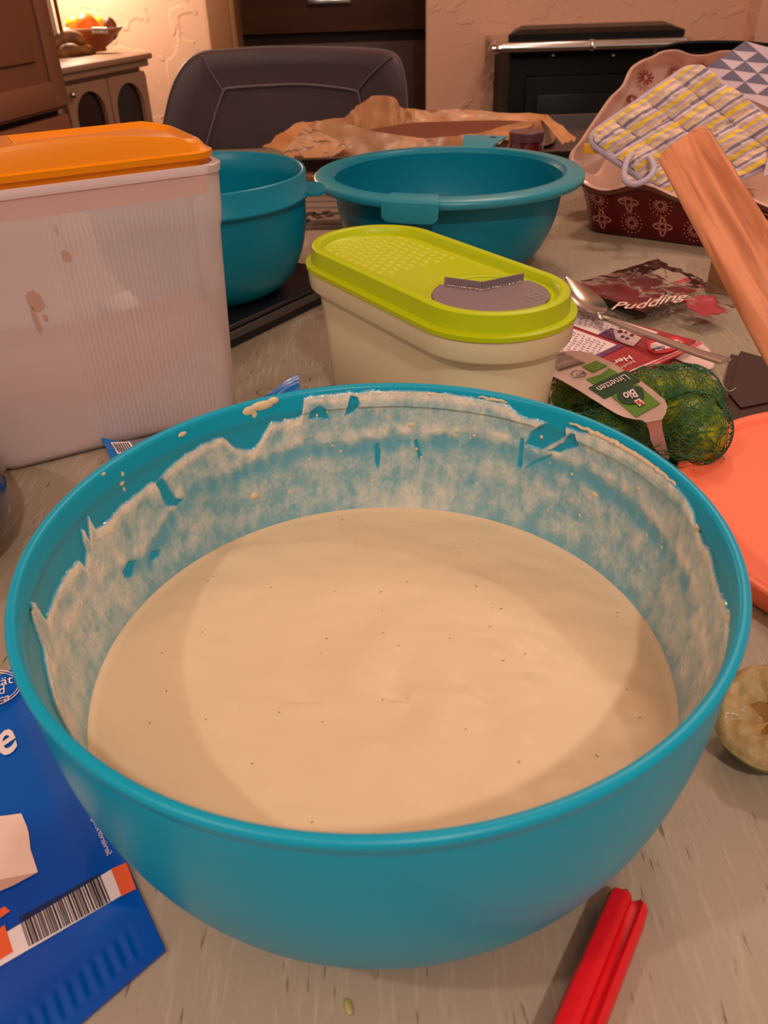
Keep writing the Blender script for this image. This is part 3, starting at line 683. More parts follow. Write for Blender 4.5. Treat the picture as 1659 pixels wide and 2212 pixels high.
loops = [cont_loop(.1905, .0026), cont_loop(.1955, .0030), cont_loop(.1965, .0018), cont_loop(.1960, -.0015), cont_loop(.1900, -.0020)]
vs, fs = stack_geo(loops, False, False); mesh('rim', vs, fs, M['cloudy'], fc, True, 60)
# lid: skirt, domed edge, recessed top
def lid_loop(z0, grow, arch, dz=0):
    P_ = cont_loop(.195, grow, False); out = []
    for p in P_:
        uu = p.dot(U); t = max(-1, min(1, (uu-.08)/.105)); out.append(Vector((p.x, p.y, z0+arch*(1-t*t)+dz)))
    return out
loops = [lid_loop(.176, -.0060, 0), lid_loop(.192, -.0050, 0), lid_loop(.199, -.0035, 0), lid_loop(.1995, -.0012, 0), lid_loop(.2035, -.0008, 0), lid_loop(.2045, -.0035, 0), lid_loop(.2060, -.0055, .0105), lid_loop(.2078, -.0072, .0120), lid_loop(.2080, -.0090, .0120), lid_loop(.2065, -.0105, .0112), lid_loop(.2045, -.0120, .0090)]
vs, fs = stack_geo(loops, False, True); mesh('lid', vs, fs, M['orange'], fc, True, 40)
def lidpt(u, v, dz=0): t = max(-1, min(1, (u-.08)/.105)); return U*u+Vv*v+Vector((0, 0, .2045+.009*(1-t*t)+dz))
vs, fs = tube_geo([lidpt(.060, .595, .0006), lidpt(.060, .67, .0006)], .0007, 8); mesh('hinge_line', vs, fs, M['yellow'], fc)
vs, fs = grid_geo(lambda a, b: lidpt(.006+.052*a, .598+.068*b, .0016), 10, 6, (0, 0, .0012)); mesh('pour_flap', vs, fs, M['orange'], fc, True, 40)
# flour inside, heaped against the right
fl = thing('flour', 'white flour heaped inside the cloudy container', 'flour', tuple(U*.085+Vv*.635+Vector((0, 0, .003))))
def flour_top(uu, vv):
    b_ = sst(.586, .66, vv); 
    front = .043+.0040*math.sin(uu*60)+.030*sst(.09, .18, uu)+.012*sst(.05, -.01, uu)
    back = .070+.010*sst(.02, .12, uu)+.006*math.sin(uu*35+1)
    return front*(1-b_)+back*b_ + .002*noise.noise(Vector((uu*80, vv*80, 0)))
nu, nv = 60, 26
def fpt(a, b, bottom=False):
    t = .3; u0, u1, v0, v1 = -.0165, .1735, .5895, .6785
    # squircle mapping to keep the corners rounded
    x, y = 2*a-1, 2*b-1; r_ = .16; x2 = x; y2 = y
    ex = max(0, abs(x)-(1-r_)) / r_; ey = max(0, abs(y)-(1-.3))/.3
    if ex > 0 and ey > 0:
        l = math.hypot(ex, ey); m_ = max(ex, ey); x2 = math.copysign((1-r_)+ex*m_/l*r_, x); y2 = math.copysign((1-.3)+ey*m_/l*.3, y)
    uu = (u0+u1)/2+x2*(u1-u0)/2; vv = (v0+v1)/2+y2*(v1-v0)/2
    z = .004 if bottom else flour_top(uu, vv)
    grow = 0 if bottom else 0
    return U*uu+Vv*vv+Vector((0, 0, z))
top = [fpt(i/(nu-1), j/(nv-1)) for i in range(nu) for j in range(nv)]; bot = [fpt(i/(nu-1), j/(nv-1), True) for i in range(nu) for j in range(nv)]
fsx = [[i*nv+j, (i+1)*nv+j, (i+1)*nv+j+1, i*nv+j+1] for i in range(nu-1) for j in range(nv-1)]
n = len(top); fs = fsx + [[q+n for q in f][::-1] for f in fsx]
edge = [i*nv for i in range(nu)] + [(nu-1)*nv+j for j in range(1, nv)] + [i*nv+nv-1 for i in range(nu-2, -1, -1)] + [j for j in range(nv-2, 0, -1)]
for a, b in zip(edge, edge[1:]+edge[:1]): fs.append([a, b, b+n, a+n])
mesh('flour_heap', top+bot, fs, M['flour'], fl, True, 50)
# dried splashes on the front
def cface(px_, py_, off=-.0006):
    N_ = -Vv; z = .1
    P0_ = Vv*(.5875-.0085*.5)+Vector((0, 0, .0975)); N_ = (Vv + Vector((0, 0, .0085/.195))).normalized()
    p = atpl(px_, py_, P0_, N_); return p + Vv*off
M['splash'] = mat('dried_splash', rgb(196, 150, 132), .5)
for (px_, py_, w_, h_) in ((120, 496, 7, 11), (143, 552, 10, 13), (75, 650, 18, 22), (98, 686, 6, 7), (77, 690, 6, 30)):
    pts = []
    for k in range(18):
        a = 2*math.pi*k/18; s_ = 1+.3*noise.noise(Vector((px_, k*.9, py_))); pts.append(cface(px_+w_*s_*math.cos(a)+.35*h_*math.sin(a), py_+h_*s_*math.sin(a)))
    loops = [pts, [p-Vv*.0003 for p in pts]]; vs, fs = stack_geo(loops); mesh('splash', vs, fs, M['splash'], fc, False)

# ------------------------------------------------------------------ lime-lidded sugar box
ZT = .125
e0, e1 = atz(695, 530, ZT), atz(1155, 640, ZT)
ends = [atz(x, y, ZT) for x, y in ((655, 545), (660, 505), (740, 490), (880, 484), (1000, 505), (1180, 573), (1215, 620), (1200, 660), (1100, 695), (1000, 690), (860, 640), (700, 575))]
gx = Vector((.62, -.785, 0)).normalized()
mid_ = sum(ends, Vector())/len(ends)
for it in range(40):                          # principal axis of the measured outline
    acc = Vector()
    for p in ends: d = p-mid_; d.z = 0; acc += d*d.dot(gx)
    gx = acc.normalized()
gy = Vector((-gx.y, gx.x, 0))
us = [(p-mid_).dot(gx) for p in ends]; vs_ = [(p-mid_).dot(gy) for p in ends]
GL, GW = max(us)-min(us), max(vs_)-min(vs_)
mid_ = mid_+gx*(max(us)+min(us))/2+gy*(max(vs_)+min(vs_))/2
angb = math.atan2(gx.y, gx.x)
GW = min(GW, .112)
sbx = thing('sugar_box', 'milky oblong plastic box with a lime green lid behind the bowl', 'container', (mid_.x, mid_.y, 0), angb)
def stad(z, g, r=None):
    L_, D_ = GL+2*g, GW+2*g; rr = D_/2-.0006 if r is None else r
    return rrect(L_, D_, rr, 16, (mid_.x, mid_.y), angb, z)
vs, fs = stack_geo([stad(.002, -.022), stad(.0005, -.018), stad(.004, -.014), stad(.06, -.0105), stad(ZT-.034, -.0075), stad(ZT-.033, -.0050)], True, False); mesh('body', vs, fs, M['cloudy2'], sbx, True, 50)
vs, fs = stack_geo([stad(ZT-.033, -.0068), stad(ZT-.032, -.0012), stad(ZT-.030, -.0002), stad(ZT-.016, .0006), stad(ZT-.0155, -.004)], False, False); mesh('collar', vs, fs, M['cloudy2'], sbx, True, 50)
vs, fs = stack_geo([stad(.0065, -.0165), stad(ZT-.045, -.010)], True, True); o = mesh('contents', vs, fs, M['sugar'], sbx, True, 40)
vs, fs = stack_geo([stad(ZT-.0175, .0), stad(ZT-.0165, .0016), stad(ZT-.0135, .0016), stad(ZT-.0125, .0002), stad(ZT-.0122, -.0030), stad(ZT-.001, -.0042), stad(ZT, -.0055), stad(ZT, -.0100), stad(ZT-.001, -.0112), stad(ZT-.0055, -.0125), stad(ZT-.0065, -.014)], False, True); mesh('lid', vs, fs, M['lime'], sbx, True, 40)
def lp(u_, v_, dz=0): return mid_ + gx*u_ + gy*v_ + Vector((0, 0, dz))
ZL = ZT-.0065
G = []
# little raised pips on the far half of the lid
for i in range(9):
    for j in range(10):
        u_ = -GL*.40+i*.0102+(.0051 if j % 2 else 0); v_ = -.0315+j*.0070
        if math.hypot(max(0, -(u_+GL/2-GW/2)), v_) > GW/2-.018 and u_ < -GL/2+GW/2: continue
        o_ = lp(u_, v_, ZL-mid_.z); G.append(stack_geo([rrect(.0052, .0040, .0014, 3, (o_.x, o_.y), angb, ZL-.0002), rrect(.0048, .0036, .0013, 3, (o_.x, o_.y), angb, ZL+.0005)]))
vs, fs = join(*G); o = mesh('grip_pips', vs, fs, M['limedark'], sbx, True, 40); o['kind'] = 'stuff'
# round pouring well with a grey double flap
wc = mid_+gx*(GL/2-GW/2-.001); WR = GW/2-.0148
zz = ZT-.0065
vs, fs = [], []
prof = [(WR+.0015, zz+.0002), (WR+.0012, zz+.0012), (WR-.0008, zz+.0012), (WR-.0015, zz+.0002)]
vs, fs = lathe_geo([(r, z-zz) for r, z in prof], 64, (wc.x, wc.y, zz)); mesh('well_ring', vs, fs, M['lime'], sbx)
# split line points away from the camera side
tocam = Vector((-wc.x, -wc.y, 0)).normalized(); side = Vector((tocam.y, -tocam.x, 0))
tocam_px = (atz(1045, 655, zz)-atz(1040, 606, zz)); 
pc = atz(1041, 612, zz+.006); pL, pR = atz(935, 597, zz+.006), atz(1133, 594, zz+.006); pF = atz(1045, 655, zz); 
pc = Vector((pc.x, pc.y, zz)); pL = Vector((pL.x, pL.y, zz)); pR = Vector((pR.x, pR.y, zz))
def circ(p, r=WR-.0018):                      # keep a point inside the well
    d = Vector((p.x-wc.x, p.y-wc.y, 0)); 
    return Vector((wc.x, wc.y, zz)) + d*(min(1, r/d.length))
def halfflap(name, A_, B_, F_):
    A_, F_ = circ(A_), Vector((F_.x, F_.y, zz)); aA = math.atan2(A_.y-wc.y, A_.x-wc.x); Fd = (F_-Vector((wc.x, wc.y, zz))); aF = math.atan2(F_.y-wc.y, F_.x-wc.x)
    d = (aF-aA+math.pi) % (2*math.pi)-math.pi
    arc = [Vector((wc.x+(WR-.0018)*math.cos(aA+d*k/16), wc.y+(WR-.0018)*math.sin(aA+d*k/16), zz+.0008)) for k in range(17)]
    bm_ = Vector((B_.x, B_.y, zz+.0008))
    pts = arc+[bm_]; up_ = Vector((0, 0, .0009))
    vs, fs = stack_geo([pts, [p+up_ for p in pts]]); fl_ = mesh(name, vs, fs, M['greyflap'], sbx, False)
    # upright lip along the far edge
    dA = (bm_-arc[0]); n_ = Vector((-dA.y, dA.x, 0)).normalized()*.0006
    a_ = arc[0]+dA*.10; lip = [a_-n_, bm_-n_, bm_+n_, a_+n_]
    vs, fs = stack_geo([[p for p in lip], [p+Vector((0, 0, .0062)) for p in lip]]); mesh('lip', vs, fs, M['greyflap'], fl_, False)
    return fl_, arc, bm_
fl1, arc1, b1_ = halfflap('pour_flap', pL, pc, pF); fl2, arc2, b2_ = halfflap('pour_flap', pR, pc, pF)
M['ringgrey'] = mat('pale_grey_plastic', rgb(168, 148, 154), .4)
fl2['label'] = 'grey flap with small embossed rings'
cen2 = (arc2[4]+arc2[10]+b2_)/3 + (arc2[4]-b2_)*.25
for k in range(9):
    c = cen2 + gx*((k % 3)-1)*.0046 + gy*((k//3)-1)*.0042; vs, fs = lathe_geo([(.0015, .0), (.0016, .0006), (.0011, .0006), (.0011, 0)], 12, (c.x, c.y, zz+.0016), closed=True); mesh('ring', vs, fs, M['ringgrey'], fl2)
random.seed(5); G = []
for k in range(150):                          # sugar dust along the lips
    s_ = random.random(); A_ = arc1[0] if k % 2 else arc2[0]
    p = b1_.lerp(A_, s_*.95) + Vector((random.gauss(0, .0008), random.gauss(-.0012, .0008), .0012)); r = random.uniform(.00015, .0004); G.append(ellipsoid_geo(p, (r, r, r), 5, 4))
vs, fs = join(*G); o = mesh('sugar_dust', vs, fs, M['sugar'], sbx); o['kind'] = 'stuff'

# ------------------------------------------------------------------ kitchen scale and teal bowl on it
s0 = Vector((-.032, .898, 0)); e1_ = Vector((-.57, -.82, 0)).normalized(); e2_ = Vector((-.82, .57, 0)).normalized()
sa = math.atan2(e1_.y, e1_.x); scn = s0+e1_*.11+e2_*.085
sc = thing('kitchen_scale', 'flat black kitchen scale under the small turquoise bowl', 'scale', (scn.x, scn.y, 0), sa)
def sbox(name, L_, D_, z0_, z1_, m, r=.012):
    vs, fs = stack_geo([rrect(L_, D_, r, 6, (scn.x, scn.y), sa, z0_), rrect(L_, D_, r, 6, (scn.x, scn.y), sa, z1_-.0008), rrect(L_-.0016, D_-.0016, r, 6, (scn.x, scn.y), sa, z1_)]); return mesh(name, vs, fs, m, sc, True, 35)
sbox('base', .206, .158, .0, .0105, M['scaledark']); sbox('housing', .216, .168, .0105, .0185, M['scalebody']); sbox('gap', .206, .158, .0185, .0215, M['scaledark']); sbox('platform', .218, .170, .0215, .0255, M['scaletop'])
lbc = Vector((-.176, .848, .0255))
lb = thing('small_mixing_bowl', 'small turquoise bowl standing on the kitchen scale', 'bowl', tuple(lbc))
def bowlprof(R, H, foot, a=2.4, b=2.3, n=24, t=.0022):
    o_ = [(0, .002), (foot*.9, .002), (foot*.93, 0), (foot, 0)]
    for k in range(1, n+1):
        z = H*(k/n)**1.4; tt = 1-z/H; o_.append((foot+(R-foot)*(1-tt**a)**(1/b), z))
    i_ = [(r-t, z) for r, z in o_[4:]][::-1]
    return o_, i_
LBR, LBH = .107, .1185
o_, i_ = bowlprof(LBR, LBH-.026, .050)
prof = o_ + [(LBR+.0015, LBH-.025), (LBR+.0045, LBH-.0235), (LBR+.0048, LBH-.021), (LBR+.002, LBH-.019), (LBR+.0022, LBH-.002), (LBR+.0012, LBH), (LBR-.001, LBH-.001), (LBR-.0022, LBH-.02)] + i_ + [(0, .004)]
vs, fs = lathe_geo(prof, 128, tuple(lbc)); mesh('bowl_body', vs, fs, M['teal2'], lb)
th0 = math.atan2(.10, 1.0)
c = lbc+Vector((math.cos(th0), math.sin(th0), 0))*(LBR+.005)+Vector((0, 0, LBH-.022))
vs, fs = [], []
def tabgeo(c, dirv, w, d, th_, droop=0):
    d1 = dirv.normalized(); d2 = Vector((-d1.y, d1.x, 0)); pts = []
    for k in range(21):
        a = -math.pi/2+math.pi*k/20; pts.append((max(0, math.cos(a))**.6*d, math.sin(a)*w/2))
    lo = [c+d1*a+d2*b+Vector((0, 0, -th_/2-droop*a)) for a, b in pts]+[c-d1*.004+d2*w/2, c-d1*.004-d2*w/2]
    hi = [p+Vector((0, 0, th_)) for p in lo]
    return stack_geo([lo, hi])
vs, fs = tabgeo(c, Vector((math.cos(th0), math.sin(th0), 0)), .055, .016, .0025); mesh('handle', vs, fs, M['teal2'], lb, True, 40)

# ------------------------------------------------------------------ wide-rimmed turquoise bowl
wb = Vector((.0865, .992, 0)); WBR, WBH = .1535, .110
wbo = thing('wide_rimmed_bowl', 'wide turquoise bowl with a flat rim and two grip tabs', 'bowl', tuple(wb))
o_, i_ = bowlprof(.132, WBH-.004, .066, 2.2, 2.0)
prof = o_ + [(.134, WBH-.0035), (.149, WBH-.0045), (.1525, WBH-.008), (.1545, WBH-.0065), (.1545, WBH-.0025), (.151, WBH), (.138, WBH+.0005), (.1345, WBH+.001), (.1325, WBH-.001), (.130, WBH-.006)] + i_ + [(0, .004)]
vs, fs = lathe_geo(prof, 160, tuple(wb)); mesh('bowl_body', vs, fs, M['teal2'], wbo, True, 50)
vs, fs = lathe_geo([(.1355, WBH+.0008), (.1525, WBH+.0002), (.1552, WBH-.002), (.1554, WBH-.0070), (.1538, WBH-.0085), (.1520, WBH-.0045), (.1358, WBH-.0035)], 160, tuple(wb), closed=True); mesh('rim', vs, fs, M['tealtab'], wbo, True, 50)
# front grip tab hanging over the rim
ft = [aty(840, 428, .845), aty(848, 412, .845)]
def over_rim(name, a_deg, w, prof2, m=M['tealtab']):
    a0 = math.radians(a_deg); G_ = []; L1, L2 = [], []
    nseg = 13
    vsx, fsx_ = [], []
    for i in range(nseg):
        s_ = -1+2*i/(nseg-1)
        for (r, z, ww) in prof2:
            a = a0+s_*w*ww/2/.15; vsx.append(Vector((wb.x+r*math.cos(a), wb.y+r*math.sin(a), z)))
    k = len(prof2)
    for i in range(nseg-1):
        for q in range(k): q2 = (q+1) % k; fsx_.append([i*k+q, (i+1)*k+q, (i+1)*k+q2, i*k+q2])
    fsx_ += [list(range(k)), [(nseg-1)*k+q for q in range(k)]]
    return mesh(name, vsx, fsx_, m, wbo, True, 40)
fa = math.degrees(math.atan2(atz(898, 425, WBH).y-wb.y, atz(898, 425, WBH).x-wb.x))
over_rim('front_grip', fa, .058, [(.136, WBH+.0035, .9), (.1535, WBH+.0035, .95), (.1590, WBH-.001, 1), (.1610, WBH-.016, .96), (.1600, WBH-.0205, .80), (.1585, WBH-.020, .80), (.1585, WBH-.008, .98), (.1570, WBH-.004, 1), (.152, WBH+.001, .95), (.136, WBH+.0012, .9)])
ba = math.degrees(math.atan2(atz(1035, 316, WBH).y-wb.y, atz(1035, 316, WBH).x-wb.x))
hg = over_rim('hanging_grip', ba, .050, [(.134, WBH-.001, .8), (.150, WBH+.0035, .85), (.168, WBH+.0065, .9), (.190, WBH+.0075, .95), (.190, WBH+.0055, .95), (.168, WBH+.0045, .9), (.150, WBH+.0010, .85), (.134, WBH-.004, .8)])
p = aty(1058, 306, wb.y+.175); a = math.radians(ba-4)
hc = Vector((wb.x+.180*math.cos(a), wb.y+.180*math.sin(a), WBH+.0068)); vs, fs = lathe_geo([(0, .0006), (.0045, .0006), (.0045, 0)], 16, tuple(hc)); mesh('hole', vs, fs, M['scaledark'], hg)

# ------------------------------------------------------------------ boards, cork, tins, paper-lined cake at the back
gb = thing('slatted_trivet', 'grey wooden slatted board with cut-outs between the turquoise bowls', 'trivet', (-.08, 1.27, 0), 0)
vs, fs = box_geo((-.07, 1.285, .003), (.30, .22, .006), -.05, .001); mesh('base', vs, fs, M['greywood'], gb, True, 30)
for k in range(6):
    y_ = 1.19+k*.038; box('slat', (-.07, y_, .010), (.30, .026, .008), M['greywood'], gb, -.05, .0015)
for (x_, y_) in ((655, 468), (668, 463), (682, 466), (672, 459), (695, 462), (705, 457), (660, 474), (690, 470), (712, 466)):
    p = atz(x_, y_, .0145); box('cut_out', (p.x, p.y, .0138), (.012, .009, .0012), M['scaledark'], gb, .4, 0)
ck = thing('cork_mat', 'round brown cork mat under the dark cake tin', 'mat', (-.02, 1.475, .0145))
vs, fs = lathe_geo([(0, 0), (.10, 0), (.102, .003), (.102, .009), (.10, .011), (0, .011)], 64, (-.02, 1.475, .0145)); mesh('disc', vs, fs, M['cork'], ck, True, 40)
tr = thing('baking_tray', 'dark grey oven tray at the far end of the table', 'tray', (.13, 1.60, .026))
TX0, TX1, TY0, TY1 = -.12, .62, 1.43, 1.80
TZ = .0272
def trl(g, z): return [Vector((TX0-g, TY0-g, z)), Vector((TX1+g, TY0-g, z)), Vector((TX1+g, TY1+g, z)), Vector((TX0-g, TY1+g, z))]
vs, fs = stack_geo([trl(-.02, TZ), trl(-.01, TZ+.002), trl(-.002, TZ+.020), trl(.010, TZ+.021), trl(.010, TZ+.023), trl(-.004, TZ+.023), trl(-.013, TZ+.004), trl(-.022, TZ+.003)]); mesh('pan', vs, fs, M['tin'], tr, True, 30)
for x_ in (TX0+.06, TX1-.06):
    for y_ in (TY0+.13, TY1-.06): vs, fs = lathe_geo([(0, 0), (.012, 0), (.010, TZ-.0005), (0, TZ)], 16, (x_, y_, 0)); mesh('foot', vs, fs, M['blackm'], tr)
# cake in baking paper, inside the tray
cl = thing('paper_lined_cake', 'flat brown cake wrapped in crumpled brown baking paper', 'cake', (.1, 1.6, TZ))
rimpx = [(664, 290, 1.48, .0), (678, 262, 1.50, 0), (720, 262, 1.50, 0), (790, 280, 1.49, 0), (880, 296, 1.48, 0), (960, 297, 1.48, 0), (1040, 285, 1.50, 0), (1110, 268, 1.54, 0), (1165, 262, 1.58, 0),
         (1178, 252, 1.64, 0), (1170, 246, 1.70, 0), (1110, 244, 1.73, 0), (1040, 240, 1.74, 0), (960, 236, 1.74, 0), (900, 235, 1.74, 0), (868, 232, 1.73, 0), (856, 214, 1.72, 0), (832, 207, 1.70, 0), (800, 210, 1.68, 0), (776, 226, 1.65, 0), (762, 240, 1.60, 0), (745, 252, 1.57, 0), (700, 258, 1.53, 0)]
rim = smooth_line([aty(x, y, Y) for x, y, Y, _ in rimpx], 7, True)
n = len(rim); cen_ = sum(rim, Vector())/n
rows = []
zt0 = TZ+.004
for j in range(15):
    t = j/14; row = []
    for i, p in enumerate(rim):
        a = 2*math.pi*i/n
        if t < .5:                             # outer fold, from the tray up to the crest
            s_ = t/.5; q = Vector((p.x+(p.x-cen_.x)*.10*(1-s_), p.y+(p.y-cen_.y)*.10*(1-s_), zt0+.003+(p.z-zt0-.003)*s_))
        else:                                  # inner side going down to the cake
            s_ = (t-.5)/.5; q = Vector((p.x-(p.x-cen_.x)*.10*s_, p.y-(p.y-cen_.y)*.12*s_, p.z-(p.z-zt0-.014)*s_))
        wr = noise.fractal(Vector((math.cos(a)*9, math.sin(a)*9, t*3)), .8, 2.1, 4); d = Vector((p.x-cen_.x, p.y-cen_.y, 0)).normalized()
        row.append(q + d*wr*.0055*(1 if 0 < j < 14 else .3)+Vector((0, 0, .003*noise.noise(Vector((i*.35, t*3, 2))) if 4 < j < 10 else 0)))
    rows.append(row)
vs, fs = stack_geo(rows, False, False); mesh('baking_paper', vs, fs, M['paper'], cl, True, 28)
ck_ = [Vector((p.x-(p.x-cen_.x)*.12, p.y-(p.y-cen_.y)*.14, 0)) for p in rim]
vs, fs = stack_geo([[Vector((p.x, p.y, zt0+.002)) for p in ck_], [Vector((p.x, p.y, zt0+.022)) for p in ck_], [Vector((cen_.x+(p.x-cen_.x)*.97, cen_.y+(p.y-cen_.y)*.97, zt0+.026)) for p in ck_]]); mesh('cake', vs, fs, M['cake'], cl, True, 40)
def paperflap(name, quad, nu=16, nv=10, amp=.006, seed=1):
    a, b, c_, d = [Vector(q) for q in quad]
    def f(s_, t): p = a.lerp(b, s_).lerp(d.lerp(c_, s_), t); w = noise.fractal(Vector((s_*3+seed, t*3, seed)), .8, 2, 4); return p+Vector((0, w*amp*1.2, w*amp))
    vs, fs = grid_geo(f, nu, nv, (0, .0004, .0004)); return mesh(name, vs, fs, M['paper'], cl, True, 25)
paperflap('paper_corner', [aty(566, 317, 1.50), aty(640, 266, 1.58), aty(752, 256, 1.58), aty(690, 345, 1.45)], seed=2, amp=.004)
paperflap('paper_corner', [aty(606, 328, 1.46), aty(668, 270, 1.47), aty(760, 318, 1.455), aty(660, 362, 1.44)], seed=5, amp=.006, nu=24, nv=16)
paperflap('paper_corner', [aty(1165, 250, 1.60), aty(1185, 252, 1.62), aty(1246, 298, 1.50), aty(1215, 312, 1.48)], seed=7, amp=.004)
paperflap('paper_corner', [aty(1040, 290, 1.50), aty(1165, 262, 1.58), aty(1100, 300, 1.47), aty(1050, 318, 1.46)], seed=9, amp=.006)
# dark red jar
jp = aty(1135, 320, 1.30)
jr = thing('jar', 'dark red glass jar standing behind the wide turquoise bowl', 'jar', (jp.x, 1.30, 0))
JH = aty(1135, 283, 1.30).z
vs, fs = lathe_geo([(0, 0), (.024, 0), (.027, .004), (.027, JH-.022), (.0245, JH-.016), (.0245, JH-.013), (0, JH-.013)], 40, (jp.x, 1.30, 0)); mesh('glass', vs, fs, M['jarred'], jr, True, 40)
vs, fs = lathe_geo([(0, JH-.0125), (.0255, JH-.0125), (.0258, JH-.001), (.025, JH), (0, JH)], 40, (jp.x, 1.30, 0)); mesh('lid', vs, fs, M['jarlid'], jr, True, 40)

# ------------------------------------------------------------------ red dish with snowflakes, second dish standing in it
b0_, b1_ = atz(1258, 500, 0), atz(1515, 535, 0)
ux = (b1_-b0_).normalized(); uy = Vector((-ux.y, ux.x, 0)); rd_a = math.atan2(ux.y, ux.x)
DL, DD, DH = .40, .22, .066
rd = thing('red_baking_dish', 'dark red ceramic baking dish with wavy rim and pale snowflake print', 'baking dish', (b0_.x, b0_.y, 0), rd_a)
def dloop(z, g, wave=0, r=.028):
    base_ = rrect(DL+2*g, DD+2*g, r+g, 10, (0, 0), 0, 0); out = []
    # refine the sides so the rim can wave
    P_ = []
    for i in range(len(base_)):
        a, b = base_[i], base_[(i+1) % len(base_)]; k = max(1, int((b-a).length/.006))
        for q in range(k): P_.append(a.lerp(b, q/k))
    return P_
# equal point counts: build one path and scale it
PATH = dloop(0, 0)
def dl(z, g, wave=0, off=0):
    out = []; s_ = 0; prev_ = PATH[-1]; Ltot = sum((PATH[i]-PATH[i-1]).length for i in range(len(PATH)))
    for p in PATH:
        s_ += (p-prev_).length; prev_ = p
        ph = 2*math.pi*round(Ltot/.098)*s_/Ltot + .75
        gx_ = p.x*(1+2*(g+wave*.25*math.sin(ph))/DL); gy_ = p.y*(1+2*(g+wave*.25*math.sin(ph))/DD)
        q = b0_ + ux*(DL/2+gx_) + uy*(DD/2+gy_); out.append(Vector((q.x, q.y, z+wave*math.sin(ph))))
    return out
vs, fs = stack_geo([dl(.0005, -.004), dl(.003, 0), dl(.030, .005), dl(DH-.014, .011), dl(DH-.004, .016, .006)], True, False); mesh('outer_glaze', vs, fs, M['dishred'], rd, True, 50)
vs, fs = stack_geo([dl(DH-.0042, .016, .006), dl(DH, .0185, .0065), dl(DH+.002, .0165, .0065), dl(DH, .0125, .0065)], False, False); mesh('rim', vs, fs, M['dishwhite'], rd, True, 60)
vs, fs = stack_geo([dl(DH-.006, .0172, .006), dl(DH-.0015, .0190, .0065), dl(DH-.0008, .0188, .0065)], False, False); mesh('rim_band', vs, fs, M['dishedge'], rd, True, 60)  # thin brown band along the outer edge of the rim
vs, fs = stack_geo([dl(DH, .0125, .0065), dl(DH-.012, .006, .004), dl(.03, 0), dl(.010, -.008), dl(.007, -.016)], False, True); mesh('inner_glaze', vs, fs, M['dishwhite'], rd, True, 50)
def face_pt(uu, z):                            # front face of the dish
    g = .005*min(1, z/.03) + .006*max(0, min(1, (z-.03)/.022)); v_ = -g*(1.0)
    s_ = (uu-DL/2)*(1+2*g/DL); q = b0_ + ux*(DL/2+s_) + uy*(v_-.0008); return Vector((q.x, q.y, z))
def flake(kind, uu, z, R_):
    G_ = []
    if kind:                                   # dandelion: dots on rays
        for k in range(16):
            a = 2*math.pi*k/16; 
            c0, c1 = face_pt(uu+R_*.25*math.cos(a), z+R_*.25*math.sin(a)), face_pt(uu+R_*.72*math.cos(a), z+R_*.72*math.sin(a))
            t = Vector((0, 0, 1)).cross(ux); w = (c1-c0).cross(uy).normalized()*R_*.03
            G_.append(([c0-w, c0+w, c1+w, c1-w], [[0, 1, 2, 3]]))
            c2 = face_pt(uu+R_*math.cos(a), z+R_*math.sin(a)); G_.append(([c2+ux*R_*.07*math.cos(b_)+Vector((0, 0, R_*.07*math.sin(b_))) for b_ in [2*math.pi*q/6 for q in range(6)]], [list(range(6))]))
    else:                                      # four-pointed lace star
        pts = []
        for k in range(48):
            a = 2*math.pi*k/48; r = R_*(.52+.46*abs(math.cos(2*a))**2.2*1.0); r2 = R_*(.40+.36*abs(math.cos(2*a))**2.2)
            pts.append((face_pt(uu+r*math.cos(a), z+r*math.sin(a)), face_pt(uu+(r-R_*.13)*math.cos(a), z+(r-R_*.13)*math.sin(a)), face_pt(uu+R_*.34*math.cos(a), z+R_*.34*math.sin(a)), face_pt(uu+R_*.24*math.cos(a), z+R_*.24*math.sin(a))))
        for k in range(48):
            a, b = pts[k], pts[(k+1) % 48]; G_.append(([a[0], b[0], b[1], a[1]], [[0, 1, 2, 3]])); G_.append(([a[2], b[2], b[3], a[3]], [[0, 1, 2, 3]]))
            if k % 4 == 2: G_.append(([a[1], b[1], b[2], a[2]], [[0, 1, 2, 3]]))
    vs, fs = join(*G_); return mesh('snowflake', vs, fs, M['flake'], rd, False)
for i in range(9):
    uu = .028+i*.040
    flake(i % 2 == 0, uu, .0475, .0135); flake(i % 2 == 1, uu+.002, .0205, .0130)
# second dish, standing on its side inside the first, opening towards the camera
d2 = thing('standing_white_dish', 'pale ceramic dish with wavy rim and red flower print standing upright', 'baking dish', (.43, 1.22, .01))
opx = [(1232, 345), (1258, 300), (1290, 252), (1318, 212), (1345, 185), (1362, 150), (1385, 132), (1410, 122), (1432, 111), (1462, 108), (1492, 118), (1525, 118), (1560, 110), (1600, 112), (1660, 125), (1760, 140), (1850, 220), (1880, 330), (1850, 430), (1700, 480), (1560, 470), (1400, 440), (1270, 410)]
Yd = 1.235
P0d = aty(1450, 260, Yd); Nd = Vector((.10, -1, .30)).normalized()
ol = smooth_line([atpl(x, y, P0d, Nd) for x, y in opx], 6, True)
ol = [Vector((p.x, p.y, max(p.z, .030))) for p in ol]
cd = sum(ol, Vector())/len(ol)
def dsh(s_, d): return [cd+(p-cd)*s_-Nd*d for p in ol]
vs, fs = stack_geo([dsh(1.0, .0), dsh(.975, .004), dsh(.93, .014), dsh(.86, .032), dsh(.78, .042), dsh(.4, .045)], False, True); mesh('inner_glaze', vs, fs, M['dishwhite'], d2, True, 60)
vs, fs = stack_geo([dsh(.975, -.001), dsh(1.0, -.0025), dsh(1.012, .001), dsh(1.0, .006)], False, False); mesh('rim', vs, fs, M['dishwhite'], d2, True, 60)
